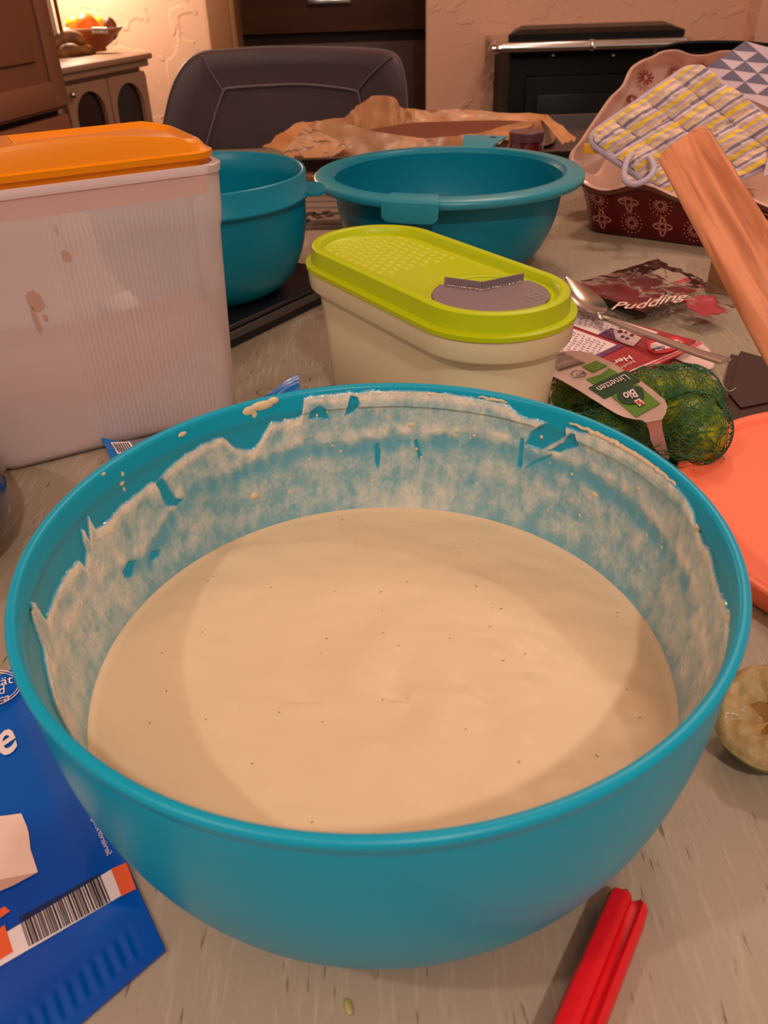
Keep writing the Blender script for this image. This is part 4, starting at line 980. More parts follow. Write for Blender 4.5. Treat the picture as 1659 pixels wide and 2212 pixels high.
vs, fs = stack_geo([dsh(1.006, .004), dsh(.955, .018), dsh(.885, .038), dsh(.80, .049), dsh(.4, .051)], False, True); mesh('outer_glaze', vs, fs, M['dishred'], d2, True, 60)
def dface(x, y, d=.0265): return atpl(x, y, P0d-Nd*d, Nd)
for (mx_, my_, rr, kd) in ((1395, 168, 20, 1), (1458, 158, 20, 0), (1515, 150, 16, 1), (1365, 215, 15, 0)):
    G = []
    for k in range(18 if kd == 0 else 10):
        a = 2*math.pi*k/(18 if kd == 0 else 10); a_, b_ = dface(mx_+rr*.3*math.cos(a)*.8, my_+rr*.3*math.sin(a)), dface(mx_+rr*.95*math.cos(a)*.9, my_+rr*.95*math.sin(a)*.8)
        vs, fs = tube_geo([a_, b_], .0009 if kd == 0 else .0016, 5); G.append((vs, fs))
    vs, fs = join(*G); mesh('flower_print', vs, fs, M['motif'], d2, False)

# ------------------------------------------------------------------ quilted pot holder lying over the dishes
ph = thing('quilted_pot_holder', 'quilted pot holder striped yellow grey and white leaning in the dish', 'pot holder', (.38, 1.10, .06))
Q0 = aty(1430, 270, 1.10); NQ = Vector((-.10, -1, .62)).normalized()
def pq(x, y, d=0): return atpl(x, y, Q0, NQ)+NQ*d
qa, qb, qc, qd = (1283, 268), (1492, 140), (1735, 300), (1480, 425)     # left tip, top, right, bottom of the square (clipped corners are rounded)
A_, B_, C_, D_ = pq(1266, 300), pq(1500, 138), pq(1735, 318), pq(1475, 445)
def quilt_uv(s_, t):
    # squircle so that the corners of the square are round
    x, y = 2*s_-1, 2*t-1; k = .22; ex, ey = max(0, abs(x)-(1-k))/k, max(0, abs(y)-(1-k))/k
    if ex > 0 and ey > 0:
        l = math.hypot(ex, ey); m_ = max(ex, ey); x = math.copysign((1-k)+ex*m_/l*k, x); y = math.copysign((1-k)+ey*m_/l*k, y)
    return (x+1)/2, (y+1)/2
def quilt_pt(s_, t, d=0, edge=0):
    a, b = quilt_uv(s_, t); p = A_.lerp(B_, a).lerp(D_.lerp(C_, a), b)
    puff = abs(math.sin(math.pi*(a*3.6+.1)))**.5*abs(math.sin(math.pi*(b*3.4+.15)))**.5
    wr = noise.fractal(Vector((a*14, b*14, 3)), .8, 2, 3)
    return p + NQ*(d+.0105*puff+.0028*wr) + Vector((0, 0, 0))
nuq = 110
vs = [quilt_pt(i/(nuq-1), j/(nuq-1), .001) for i in range(nuq) for j in range(nuq)]
fsq = [[i*nuq+j, (i+1)*nuq+j, (i+1)*nuq+j+1, i*nuq+j+1] for i in range(nuq-1) for j in range(nuq-1)]
fm = []
M['q_w'] = mat('quilt_white', rgb(222, 196, 190), .85, bump=.2, bscale=300); M['q_y'] = mat('quilt_yellow', rgb(240, 200, 60), .85, bump=.2, bscale=300); M['q_g'] = mat('quilt_grey', rgb(134, 122, 142), .85, bump=.2, bscale=300); M['q_l'] = mat('quilt_lilac', rgb(196, 174, 186), .85, bump=.2, bscale=300); M['q_p'] = mat('quilt_peach', rgb(232, 196, 160), .85, bump=.2, bscale=300)
for i in range(nuq-1):
    for j in range(nuq-1):
        a, b = quilt_uv((i+.5)/(nuq-1), (j+.5)/(nuq-1)); s_ = (b*6.3 + .04*math.sin(a*9)) % 1.0
        fm.append(1 if s_ < .20 else 3 if s_ < .36 else 4 if s_ < .55 else 2 if .62 < s_ < .76 else 3 if s_ > .88 else 0)
n = len(vs); vb = [v - NQ*.006 for v in [quilt_pt(i/(nuq-1), j/(nuq-1), -.001) for i in range(nuq) for j in range(nuq)]]
mesh('quilt', vs+vb, fsq+[[q+n for q in f][::-1] for f in fsq], None, ph, True, None, [M['q_w'], M['q_y'], M['q_g'], M['q_l'], M['q_p']], fm+[3]*len(fsq))
edge = [(i/(nuq-1), 0) for i in range(nuq)]+[(1, j/(nuq-1)) for j in range(1, nuq)]+[(i/(nuq-1), 1) for i in range(nuq-2, -1, -1)]+[(0, j/(nuq-1)) for j in range(nuq-2, 0, -1)]
def flatq(s_, t): a, b = quilt_uv(s_, t); return A_.lerp(B_, a).lerp(D_.lerp(C_, a), b)
vs, fs = tube_geo([flatq(*e)-NQ*.001 for e in edge[::2]], .0052, 10, True); mesh('binding', vs, fs, M['binding'], ph)
G = []
for k in range(4):                            # stitching lines along and across the stripes
    for ax_ in (0, 1):
        c_ = (k-.1)/3.6 if ax_ == 0 else (k-.15)/3.4
        if .03 < c_ < .97: G.append(tube_geo([(flatq(c_, q/40) if ax_ == 0 else flatq(q/40, c_))+NQ*.0022 for q in range(1, 40)], .0007, 5))
vs, fs = join(*G); o = mesh('stitching', vs, fs, M['q_g'], ph)
lp_ = smooth_line([pq(1372, 325), aty(1356, 345, 1.06), aty(1348, 372, 1.045), aty(1352, 392, 1.035), aty(1372, 398, 1.035), aty(1398, 388, 1.035), aty(1412, 368, 1.045), aty(1408, 348, 1.06), pq(1395, 332)], 6)
vs, fs = tube_geo(lp_, .0036, 8); mesh('hanging_loop', vs, fs, M['binding'], ph)
vs, fs = box_geo(tuple(pq(1288, 318, -.004)), (.030, .003, .012), -.1, .0008); mesh('ribbon_tab', vs, fs, M['yellow'], ph, True, 30)
# folded triangle-print cloth behind it
tc2 = thing('triangle_print_cloth', 'folded cotton cloth with grey and white triangles behind the pot holder', 'cloth', (.5, 1.16, .08))
T0 = aty(1560, 170, 1.195); NT_ = Vector((-.10, -1, .45)).normalized()
def pt_(x, y, d=0): return atpl(x, y, T0, NT_)+NT_*d
TA, TB, TC, TD = pt_(1500, 175), pt_(1605, 88), pt_(1800, 60), pt_(1760, 240)
TA, TB, TD, TC = pt_(1496, 168), pt_(1612, 86), pt_(1700, 250), pt_(1830, 150)
G = []; vs, fs = grid_geo(lambda a, b: TA.lerp(TB, a).lerp(TD.lerp(TC, a), b)+NT_*(.004*math.sin(a*5+b*3)), 30, 30, tuple(NT_*.004)); mesh('cloth_body', vs, fs, M['tri_w'], tc2, True, 40)
NU_, NV_ = 4, 5
def tp(a, b): return TA.lerp(TB, a).lerp(TD.lerp(TC, a), b)+NT_*(.004*math.sin(a*5+b*3)+.0005)
for i in range(NU_+1):
    for j in range(NV_):
        o2 = .5 if j % 2 else 0
        a0, a1, b0, b1 = (i-o2)/NU_, (i+1-o2)/NU_, j/NV_, (j+1)/NV_
        if a0 < -.01 or a1 > 1.01: continue
        for tri in (((a0, b0), (a1, b0), ((a0+a1)/2, b1)),):
            S_ = 5; P3 = [Vector((x, y, 0)) for x, y in tri]; idx = {}; V_ = []; F_ = []
            for p in range(S_+1):
                for q in range(S_+1-p): idx[(p, q)] = len(V_); w = P3[0]+(P3[1]-P3[0])*p/S_+(P3[2]-P3[0])*q/S_; V_.append(tp(w.x, w.y))
            for p in range(S_):
                for q in range(S_-p):
                    F_.append([idx[(p, q)], idx[(p+1, q)], idx[(p, q+1)]])
                    if p+q < S_-1: F_.append([idx[(p+1, q)], idx[(p+1, q+1)], idx[(p, q+1)]])
            G.append((V_, F_))
vs, fs = join(*G); mesh('triangle_print', vs, fs, M['tri_g'], tc2, False)
vs, fs = grid_geo(lambda a, b: pq(1640+60*a+20*(1-a)*(1-b), 290+100*b-30*a, .012+.004*math.sin(b*3)), 8, 8, tuple(NQ*.003)); mesh('cloth_corner', vs, fs, M['tri_w'], tc2, True, 40)
# dark interior pan behind, right
dp = thing('dark_pan', 'dark curved pan rim behind the standing white dish', 'pan', (.52, 1.33, .05))
pts = smooth_line([aty(1415, 118, 1.36), aty(1435, 103, 1.36), aty(1480, 94, 1.36), aty(1560, 92, 1.36), aty(1640, 96, 1.36), aty(1720, 110, 1.36), aty(1790, 170, 1.36), aty(1790, 300, 1.36), aty(1600, 400, 1.36), aty(1450, 380, 1.36), aty(1390, 250, 1.36)], 6, True)
cdp = sum(pts, Vector())/len(pts)
vs, fs = stack_geo([[p for p in pts], [cdp+(p-cdp)*.97+Vector((0, .012, 0)) for p in pts], [cdp+(p-cdp)*.80+Vector((0, .03, 0)) for p in pts]], False, True); mesh('pan_body', vs, fs, M['tin'], dp, True, 50)
vs, fs = tube_geo(pts, .003, 8, True); mesh('pan_rim', vs, fs, M['blackm'], dp)

# ------------------------------------------------------------------ wooden handle leaning in from the right
h0 = EYE + ray(1476, 312)*.42; h1 = EYE + ray(1578, 490)*.398
hd = (h1-h0).normalized(); k_ = (.012-h0.z)/hd.z; hend = h0+hd*k_
wh = thing('wooden_spoon_handle', 'broad flat pale wooden utensil handle slanting in at the right edge', 'wooden utensil', tuple(hend))
toeye = (EYE-h0).normalized(); wx = hd.cross(toeye).normalized(); wy = wx.cross(hd).normalized()
def hsec(c, w, t, n=24, e=.42):
    out = []
    for k in range(n):
        a = 2*math.pi*k/n; ca, sa_ = math.cos(a), math.sin(a)
        out.append(c + wx*w/2*math.copysign(abs(ca)**e, ca) + wy*t/2*math.copysign(abs(sa_)**e, sa_))
    return out
L_ = (hend-h0).length; loops = []
for s_, w, t in ((-.0012, .019, .006), (-.0006, .024, .009), (.0012, .0268, .0108), (.004, .0278, .0118), (.05, .029, .012), (.12, .031, .0125), (L_-.04, .031, .0125), (L_-.005, .034, .010)):
    loops.append(hsec(h0+hd*s_, w, t))
vs, fs = stack_geo(loops); o = mesh('handle', vs, fs, M['wood'], wh, True, 40)
# grain runs along the handle: rotate mesh data into the object's own axes
rot = Matrix((wx, wy, -hd)).transposed().to_4x4()
o.data.transform(rot.inverted()); o.matrix_local = rot

# ------------------------------------------------------------------ carton, spoon, bag, brown card
ZC = .012
O = Vector((.205, .613, 0)); q1 = Vector((.292, .700, 0)); c1 = (q1-O).normalized(); c2 = Vector((-c1.y, c1.x, 0)); CWd = (q1-O).length+.002; CLn = .150
ct = thing('printed_carton', 'flattened dark red printed food carton under the spoon', 'carton', (O.x, O.y, 0), math.atan2(c1.y, c1.x))
def cpt(a, b, z=ZC): q = O+c1*a+c2*b; return Vector((q.x, q.y, z))
vs, fs = stack_geo([[cpt(0, 0, .0003), cpt(CWd, 0, .0003), cpt(CWd, CLn, .0003), cpt(0, CLn, .0003)], [cpt(0, 0), cpt(CWd, 0), cpt(CWd, CLn), cpt(0, CLn)]]); mesh('box', vs, fs, M['redprint'], ct, False)
CN = Vector((0, 0, 1)); CP = Vector((0, 0, ZC))
def cpx(x, y, e=.0004): p = atz(x, y, ZC+e); return p
def cpoly(name, pts, m, e=.0004):
    vs, fs = poly_geo([cpx(x, y, e) for x, y in pts]); return mesh(name, vs, fs, m, ct, False)
cpoly('text_panel', [(1187, 762), (1231, 707), (1333, 745), (1275, 773), (1289, 775), (1240, 775)][:4]+[(1272, 776)], M['white'])
cpoly('text_panel', [(1181, 757), (1187, 762), (1231, 707), (1225, 700)], M['white'])
cpoly('text_panel', [(1238, 703), (1245, 668), (1300, 680), (1422, 718), (1405, 727), (1340, 705), (1335, 715), (1292, 723)], M['white'], .0005)
cpoly('photo_panel', [(1292, 722), (1320, 708), (1388, 730), (1368, 749), (1352, 745), (1333, 738)], M['purple'], .0006)
cpoly('photo_panel', [(1325, 712), (1345, 710), (1386, 730), (1368, 748), (1345, 740), (1330, 732)], M['paperwhite'], .0007)
for (x, y, r) in ((1345, 727, 5), (1355, 731, 5), (1340, 716, 6), (1365, 724, 5), (1352, 718, 4)):
    cpoly('photo_panel', [(x+r*math.cos(a), y+r*.6*math.sin(a)) for a in [k*.7 for k in range(9)]], M['choc'], .0009)
cpoly('banner', [(1270, 774), (1336, 743), (1352, 746), (1285, 778)], M['purple'], .0006)
G = []
for k in range(11):
    x0, y0 = 1224-3.2*k, 712+4.6*k
    for s_ in range(9):
        a, b = s_*11+random.uniform(0, 3), s_*11+random.uniform(6, 10); 
        if b > 92: continue
        P_ = [(x0+a, y0+a*.36), (x0+b, y0+b*.36), (x0+b-.7, y0+b*.36+1.3), (x0+a-.7, y0+a*.36+1.3)]
        if all(yy < 775 and xx > 1192 for xx, yy in P_): G.append(poly_geo([cpx(x, y, .0007) for x, y in P_]))
for k in range(5):
    x0, y0 = 1256-2*k, 679+4.4*k
    for s_ in range(8):
        a, b = s_*11+random.uniform(0, 3), s_*11+random.uniform(6, 10); G.append(poly_geo([cpx(x, y, .0008) for x, y in [(x0+a, y0+a*.30), (x0+b, y0+b*.30), (x0+b-.6, y0+b*.30+1.1), (x0+a-.6, y0+a*.30+1.1)]]))
vs, fs = join(*G); o = mesh('fine_print', vs, fs, M['greyprint'], ct, False); o['kind'] = 'stuff'
def ctext(name, s, p0, p1, ph_, m, e=.0008, parent=None, off=0.0, shear=0):
    o_ = cpx(*p0, e); ex = cpx(*p1, e)-o_; ey = cpx(*ph_, e)-o_; vs, fs = text_geo(s, o_, ex, ey, font_off=off, shear=shear); return mesh(name, vs, fs, m, parent or ct, False)
ctext('lettering', 'Her', (1361, 767), (1322, 780), (1369, 775), M['white'], off=.02)
ctext('lettering', 'Schoko', (1370, 777), (1338, 794), (1374, 781), M['white'])
cpoly('stripe', [(1345, 815), (1362, 800), (1512, 738), (1520, 742), (1372, 806)], M['white'], .0005)
for k, mm in ((0, 'brightred'), (1, 'brightred')):
    cpoly('stripe', [(1350+6*k, 812+5*k-3), (1512+4*k, 740+2.2*k-2), (1514+4*k, 742+2.2*k-2), (1354+6*k, 815+5*k-3)], M[mm], .0008)
lg = cpoly('logo', [(1396, 738), (1412, 732), (1430, 735), (1445, 728), (1462, 727), (1480, 736), (1478, 748), (1460, 755), (1440, 762), (1415, 764), (1400, 756)], M['brightred'], .0009)
cpoly('logo', [(1405, 742), (1420, 738), (1440, 742), (1446, 735), (1462, 733), (1474, 740), (1466, 748), (1440, 753), (1418, 758), (1406, 752)], M['white'], .0012)
ctext('lettering', 'Oetker', (1434, 746), (1406, 753), (1438, 752), M['navy'], .0016, off=.02); ctext('lettering', 'Dr.', (1468, 736), (1448, 742), (1471, 742), M['navy'], .0016, off=.02)
# rounded end flaps, cream inside
flp = [cpx(*p, 0) for p in smooth_line([Vector((1502, 741, 0)), Vector((1525, 748, 0)), Vector((1536, 765, 0)), Vector((1541, 792, 0)), Vector((1520, 800, 0)), Vector((1470, 770, 0)), Vector((1440, 768, 0))], 4) for p in [(p.x, p.y)]] if False else None
def pxcurve(pts, n=4): return [(v.x, v.y) for v in smooth_line([Vector((x, y, 0)) for x, y in pts], n)]
for nm, pts, z_ in (('end_flap', pxcurve([(1440, 769), (1500, 742), (1525, 750), (1537, 768), (1541, 794), (1520, 800)]), .006), ('end_flap', pxcurve([(1392, 790), (1393, 777), (1402, 767), (1420, 765), (1440, 769), (1500, 800), (1540, 806)]), .004)):
    V0 = [atz(x, y, z_) for x, y in pts]; vs, fs = stack_geo([V0, [v+Vector((0, 0, .0006)) for v in V0]]); mesh(nm, vs, fs, M['paperwhite'], ct, False)
# spoon
spn = thing('steel_spoon', 'large stainless steel spoon lying on the dark red carton', 'spoon', (.22, .73, .02))
ax = [Vector((.197, .822, .030)), Vector((.2125, .7470, .0205)), Vector((.2150, .7400, .0200)), Vector((.2200, .7240, .024)), Vector((.2432, .6856, .0250)), Vector((.2685, .6367, .0280)), Vector((.2835, .6115, .0300))]
sd = (ax[0]-ax[1]).normalized(); sv = sd.cross(Vector((0, 0, 1))).normalized(); sn_ = sv.cross(sd)
tiltm = Matrix.Rotation(math.radians(8), 3, sd); sv = tiltm @ sv; sn_ = tiltm @ sn_
SLn = (ax[0]-ax[1]).length+.004
def spt(a, b, under=0):
    t = a; w = .0175*(math.sin(math.pi*min(1, t**.80*1.0))**.62 if 0 < t < 1 else 0)+.0025*(1-t)
    depth = .0085*math.sin(math.pi*t)*(1-(2*b-1)**2)
    return ax[1]+sd*SLn*t+sv*w*(2*b-1)-sn_*(depth+under) + Vector((0, 0, .004))
vs, fs = grid_geo(spt, 28, 17); n = len(vs); vs2 = [v-sn_*.0009 for v in vs]; vs = vs+vs2; f0 = fs[:]; fs = f0+[[q+n for q in f][::-1] for f in f0]
edge = [i*17 for i in range(28)]+[27*17+j for j in range(1, 17)]+[i*17+16 for i in range(26, -1, -1)]+[j for j in range(15, 0, -1)]
for a, b in zip(edge, edge[1:]+edge[:1]): fs.append([a, b, b+n, a+n])
mesh('spoon_bowl', vs, fs, M['steel'], spn, True, 60)
hp = smooth_line([ax[1]+Vector((0, 0, .003))]+ax[2:], 8); vs, fs = [], []; loops = []
for i, p in enumerate(hp):
    t = i/(len(hp)-1); d = (hp[min(i+1, len(hp)-1)]-hp[max(i-1, 0)]).normalized(); s1 = d.cross(Vector((0, 0, 1))).normalized(); s2 = s1.cross(d)
    w = .0028+.0048*t**1.3; th_ = .0017; loops.append([p+s1*w*math.copysign(abs(math.cos(a))**.6, math.cos(a))+s2*th_*math.copysign(abs(math.sin(a))**.6, math.sin(a)) for a in [2*math.pi*k/14 for k in range(14)]])
vs, fs = stack_geo(loops); mesh('handle', vs, fs, M['steel'], spn, True, 60)
# clear printed bag
bg_ = thing('clear_printed_bag', 'crumpled clear bag with dark red print behind the carton', 'bag', (.29, .80, 0))
ba_, bb_, bc_, bd_ = atz(1235, 640, .004), atz(1425, 588, .004), atz(1625, 700, .004), atz(1440, 752, .004)
ba_, bb_, bc_, bd_ = atz(1222, 648, .0), atz(1415, 590, .0), atz(1622, 690, .0), atz(1500, 742, .0)
bd_ = atz(1470, 742, 0)
def bagpt(a, b, k=1.0):
    p = ba_.lerp(bb_, a).lerp(bd_.lerp(bc_, a), b); w = noise.fractal(Vector((a*5, b*5, 8)), .7, 2.1, 4)
    e = min(a, b, 1-a, 1-b); return Vector((p.x+.004*w, p.y+.004*noise.noise(Vector((a*6, b*6, 1))), .0150 + .006*sst(0, .25, e)*(.6+.6*w)*k + .002*abs(w)))
vs, fs = grid_geo(lambda a, b: bagpt(a, b)+Vector((0, 0, .0012)), 60, 50); mesh('clear_film', vs, fs, M['clearbag'], bg_, True, 35)
M['bagred'] = mat('bag_dark_red_print', rgb(112, 20, 32), .6, spec=.1, bump=.2, bscale=40, col2=rgb(84, 26, 32), vscale=18); M['bagpink'] = mat('bag_pink_print', rgb(168, 44, 60), .5, spec=.2, bump=.3, bscale=60)
vs, fs = grid_geo(lambda a, b: bagpt(.03+.66*a, .04+.62*b, .9)+Vector((0, 0, .0004)), 40, 30, (0, 0, .0004)); mesh('printed_panel', vs, fs, M['bagred'], bg_, True, 35)
vs, fs = grid_geo(lambda a, b: bagpt(.60+.36*a, .42+.20*b, .9), 30, 14, (0, 0, .0004)); mesh('printed_panel', vs, fs, M['bagpink'], bg_, True, 35)
vs, fs = grid_geo(lambda a, b: bagpt(.35+.32*a, .72+.24*b, 1.3), 26, 20, (0, 0, .0004)); mesh('printed_panel', vs, fs, M['bagpink'], bg_, True, 30)
o_ = atz(1316, 672, .024); ex = atz(1484, 648, .024)-o_; ey = (atz(1326, 655, .024)-o_)*1.0
vs, fs = text_geo('Pudding', o_, ex, ey, shear=.25, font_off=.01); vs = [v+Vector((0, 0, .0015*math.sin(v.x*90))) for v in vs]; mesh('lettering', vs, fs, M['cream'], bg_, False)
# brown folded card
bc = thing('dark_brown_card', 'folded dark brown cardboard behind the coral lid', 'card', (.29, .6, 0))
P_ = [atz(1578, 765, .004), atz(1596, 768, .004), atz(1600, 758, .004), atz(1662, 775, .004), atz(1720, 850, .004), atz(1640, 960, .004), atz(1490, 1000, .004), atz(1470, 985, .004), atz(1556, 872, .004), atz(1562, 835, .004)]
vs, fs = stack_geo([[Vector((p.x, p.y, .0005)) for p in P_], P_]); mesh('card', vs, fs, M['choc'], bc, False)
P_ = [atz(1600, 760, .006), atz(1665, 778, .006), atz(1700, 860, .006), atz(1600, 880, .006), atz(1575, 850, .006)]
vs, fs = stack_geo([[Vector((p.x, p.y, .0042)) for p in P_], P_]); mesh('folded_layer', vs, fs, M['choc'], bc, False)
# end of a wooden block behind the handle
p = atz(1556, 640, 0); wbk = box('wooden_block', (p.x+.018, p.y+.02, .035), (.05, .04, .07), M['doortrim'], None, -.4, .003); tag(wbk, 'small brown wooden block half hidden by the wooden handle', 'block')

# ------------------------------------------------------------------ net of limes with its paper label
ln = thing('lime_net_bag', 'dark green net bag of limes with a paper band label', 'lime net', (.2, .55, 0))
limes = [(1474, 872, .025, .0265), (1412, 868, .026, .0245), (1494, 928, .022, .0245), (1258, 856, .021, .0245), (1342, 940, .020, .0255)]
LC = []
for x, y, z, r in limes:
    c = atz(x, y, z+.004); LC.append((c, r))
    vs, fs = ellipsoid_geo(c, (r*1.08, r*.96, r*.95), 28, 18, Matrix.Rotation(x, 3, 'Z')); o = mesh('lime', vs, fs, M['lime_skin'])
    o['group'] = 'limes in the net'; o['category'] = 'lime'
    o['label'] = {1474: 'large yellow-green lime at the right end of the net', 1412: 'lime at the far side of the net under the spoon handle', 1494: 'lime low at the right of the net beside the coral lid', 1258: 'dark lime at the left of the net below the barcode', 1342: 'lime in the near side of the net under the label'}[x]
random.seed(21); G = []
def hull(d):                                   # support of the lime cluster in direction d from a moving centre
    return max(range(len(LC)), key=lambda k: LC[k][0].dot(d)+LC[k][1])
cc = sum((c for c, r in LC), Vector())/len(LC)
def wrap(p):                                   # push a point onto the outside of the cluster
    for it in range(3):
        for c, r in LC:
            d = p-c; R2 = r*1.13
            if d.length < R2: p = c+d.normalized()*R2
    q = Vector((p.x, p.y, 0))-Vector((mid_.x, mid_.y, 0)); u_ = max(-(GL-GW)/2, min((GL-GW)/2, q.dot(gx))); d = q-gx*u_   # stay outside the sugar box
    if d.length < GW/2+.003: p = p + d.normalized()*(GW/2+.003-d.length)
    p.z = max(.0016, p.z); return p
strands = []
for k in range(640):
    c, r = random.choice([LC[0], LC[0], LC[1], LC[2], LC[2], LC[3], LC[4], LC[4]]); d = Vector((random.gauss(0, 1), random.gauss(-.2, 1), random.gauss(.35, .8))).normalized()
    t = d.cross(Vector((random.gauss(0, 1), random.gauss(0, 1), random.gauss(0, 1)))).normalized(); ln_ = random.uniform(.5, 1.5); pts = []
    for q in range(15):
        a = ln_*(q/14-.5); dd = (d*math.cos(a)+t*math.sin(a)); w = Vector((noise.noise(Vector((k, q*.45, 0))), noise.noise(Vector((k, q*.45, 5))), noise.noise(Vector((k, q*.45, 9)))))*.20
        pts.append(wrap(c+(dd+w).normalized()*r*1.10))
    G.append(tube_geo(pts, .00030, 4))
vs, fs = join(*G); o = mesh('net', vs, fs, M['net'], ln); o['kind'] = 'stuff'
G = []
for k in range(240):                           # loose frayed threads, gathered net at the left and the near side
    if k % 2: s = atz(random.uniform(1175, 1330), random.uniform(820, 900), random.uniform(.01, .045))
    else: s = atz(random.uniform(1300, 1460), random.uniform(890, 985), random.uniform(.008, .035))
    d = Vector((random.uniform(.3, 1), random.uniform(-.9, .1), random.uniform(-.2, .25))).normalized(); pts = []
    for q in range(7):
        w = Vector((noise.noise(Vector((k, q*.6, 20))), noise.noise(Vector((k, q*.6, 25))), noise.noise(Vector((k, q*.6, 29)))))*.010
        pts.append(wrap(s+d*.006*q+w))
    G.append(tube_geo(pts, .00034, 4))
vs, fs = join(*G); o = mesh('loose_net', vs, fs, M['net'], ln); o['kind'] = 'stuff'
vs, fs = tube_geo(smooth_line([atz(1555, 812, .022), atz(1562, 832, .018), atz(1574, 845, .012), atz(1590, 838, .010)], 6), .00035, 5); mesh('loose_thread', vs, fs, M['threadm'], ln)
# label: flat tilted plane, then the narrow tail
La, Lb, Lc_ = atz(1180, 785, .050), atz(1330, 800, .062), atz(1400, 900, .058)
LN = (Lb-La).cross(Lc_-La).normalized(); LN = LN if LN.z > 0 else -LN
def lpx(x, y, e=0): return atpl(x, y, La+LN*e, LN)
upx = [(1130, 770), (1180, 762), (1240, 757), (1275, 762), (1320, 782), (1370, 812), (1410, 842), (1436, 864), (1442, 878), (1438, 892), (1430, 906)]
dnx = [(1130, 790), (1180, 806), (1210, 820), (1250, 843), (1290, 868), (1312, 882), (1332, 894), (1350, 901), (1368, 905), (1385, 907), (1396, 913)]
def strip(name, U_, D_, m, parent, e=0, tail=False):
    top_, bot_ = [], []
    for i, (a, b) in enumerate(zip(U_, D_)): top_.append(lpx(*a, e)); bot_.append(lpx(*b, e))
    vs = top_+bot_+[v-LN*.0004 for v in top_+bot_]; n = len(top_); fs = []
    for i in range(n-1): fs += [[i, i+1, n+i+1, n+i], [2*n+i, 3*n+i, 3*n+i+1, 2*n+i+1], [i, i+1, 2*n+i+1, 2*n+i], [n+i, n+i+1, 3*n+i+1, 3*n+i]]
    fs += [[0, n, 3*n, 2*n], [n-1, 2*n-1, 4*n-1, 3*n-1]]
    return mesh(name, vs, fs, m, parent, False)
lab = strip('label', upx, dnx, M['labelpaper'], ln)
lab['label'] = 'pale paper band with green print'
tu = [(1430, 906), (1430, 922), (1435, 945), (1441, 968), (1446, 992)]; td = [(1396, 913), (1402, 930), (1405, 948), (1413, 966), (1432, 985)]
zt_l = [None, .050, .042, .032, .022]
tv = []
for i in range(5):
    a = lpx(*tu[i]) if i == 0 else atz(*tu[i], zt_l[i]); b = lpx(*td[i]) if i == 0 else atz(*td[i], zt_l[i]); tv.append((a, b))
vs = [v for ab in tv for v in ab]; n = len(vs); vs += [v-Vector((0, .0004, .0003)) for v in vs]; fs = []
for i in range(4): a = 2*i; fs += [[a, a+1, a+3, a+2], [n+a, n+a+2, n+a+3, n+a+1], [a, a+2, n+a+2, n+a], [a+1, a+3, n+a+3, n+a+1]]
M['foil'] = mat('shiny_label_tail', rgb(216, 190, 188), .22, coat=.4)
mesh('label_tail', vs, fs, M['foil'], ln, True, 60)
def lpoly(name, pts, m, e=.0005):
    vs, fs = poly_geo([lpx(x, y, e) for x, y in pts]); return mesh(name, vs, fs, m, lab, False)
def Z4(pts): return [(1180+x/5.925, 740+y/5.925) for x, y in pts]          # coordinates read in an enlarged crop
lpoly('green_field', Z4([(835, 690), (1150, 955), (1460, 780), (1240, 590), (1150, 520), (1000, 560)]), M['green1'])
lpoly('green_field', Z4([(505, 465), (620, 535), (920, 385), (805, 325), (690, 410)]), M['green1'])
lpoly('organic_mark', Z4([(455, 305), (635, 232), (785, 295), (600, 382)]), M['green1'])
lpoly('dark_banner', Z4([(540, 577), (1010, 355), (1210, 485), (745, 717)]), M['green2'], .0008)
cxl, cyl = 1080, 670
lpoly('dark_disc', Z4([(cxl+175*math.cos(a), cyl+118*math.sin(a)) for a in [2*math.pi*k/32 for k in range(32)]]+[]), M['green2'], .0011)
lpoly('dark_disc', Z4([(1150, 560), (1228, 570), (1245, 640), (1180, 620)]), M['green2'], .00112)
lpoly('red_square', Z4([(1120, 745), (1190, 712), (1265, 775), (1200, 818)]), M['white'], .0014)
lpoly('red_square', Z4([(1150, 750), (1185, 735), (1200, 765), (1185, 790)]), M['brightred'], .0017)
lpoly('red_square', Z4([(1192, 760), (1222, 758), (1250, 778), (1205, 803), (1212, 780)]), M['brightred'], .0017)
def ltext(name, s, p0, p1, ph_, m, e=.0014, off=0.0, shear=0):
    (p0, p1, ph_) = Z4([p0, p1, ph_]); o_ = lpx(*p0, e); ex = lpx(*p1, e)-o_; ey = lpx(*ph_, e)-o_; vs, fs = text_geo(s, o_, ex, ey, font_off=off, shear=shear); return mesh(name, vs, fs, m, lab, False)
ltext('lettering', 'Limetten', (1010, 398), (632, 572), (1088, 462), M['white'], off=.005)
ltext('lettering', 'Bio', (1120, 590), (965, 655), (1205, 680), M['white'], .0016, off=.03, shear=.2)
ltext('lettering', 'BIO', (478, 372), (372, 412), (500, 396), M['black'], .0012, off=.02)
hexo = Z4([(312, 385), (365, 352), (470, 362), (518, 400), (478, 440), (350, 452)]); hexi = Z4([(322, 387), (369, 359), (466, 368), (506, 401), (474, 433), (354, 445)])
vs = [lpx(*p, .0010) for p in hexo+hexi]; fs = [[i, (i+1) % 6, 6+(i+1) % 6, 6+i] for i in range(6)]; mesh('hexagon_mark', vs, fs, M['black'], lab, False)
G = []
for k in range(12):
    a = 2*math.pi*k/12; x, y = 625+48*math.cos(a), 305+32*math.sin(a); G.append(poly_geo([lpx(*p, .0010) for p in Z4([(x+6*math.cos(b), y+5*math.sin(b)) for b in [1.25*q for q in range(5)]])]))
vs, fs = join(*G); mesh('star_ring', vs, fs, M['labelpaper'], lab, False)
G = []
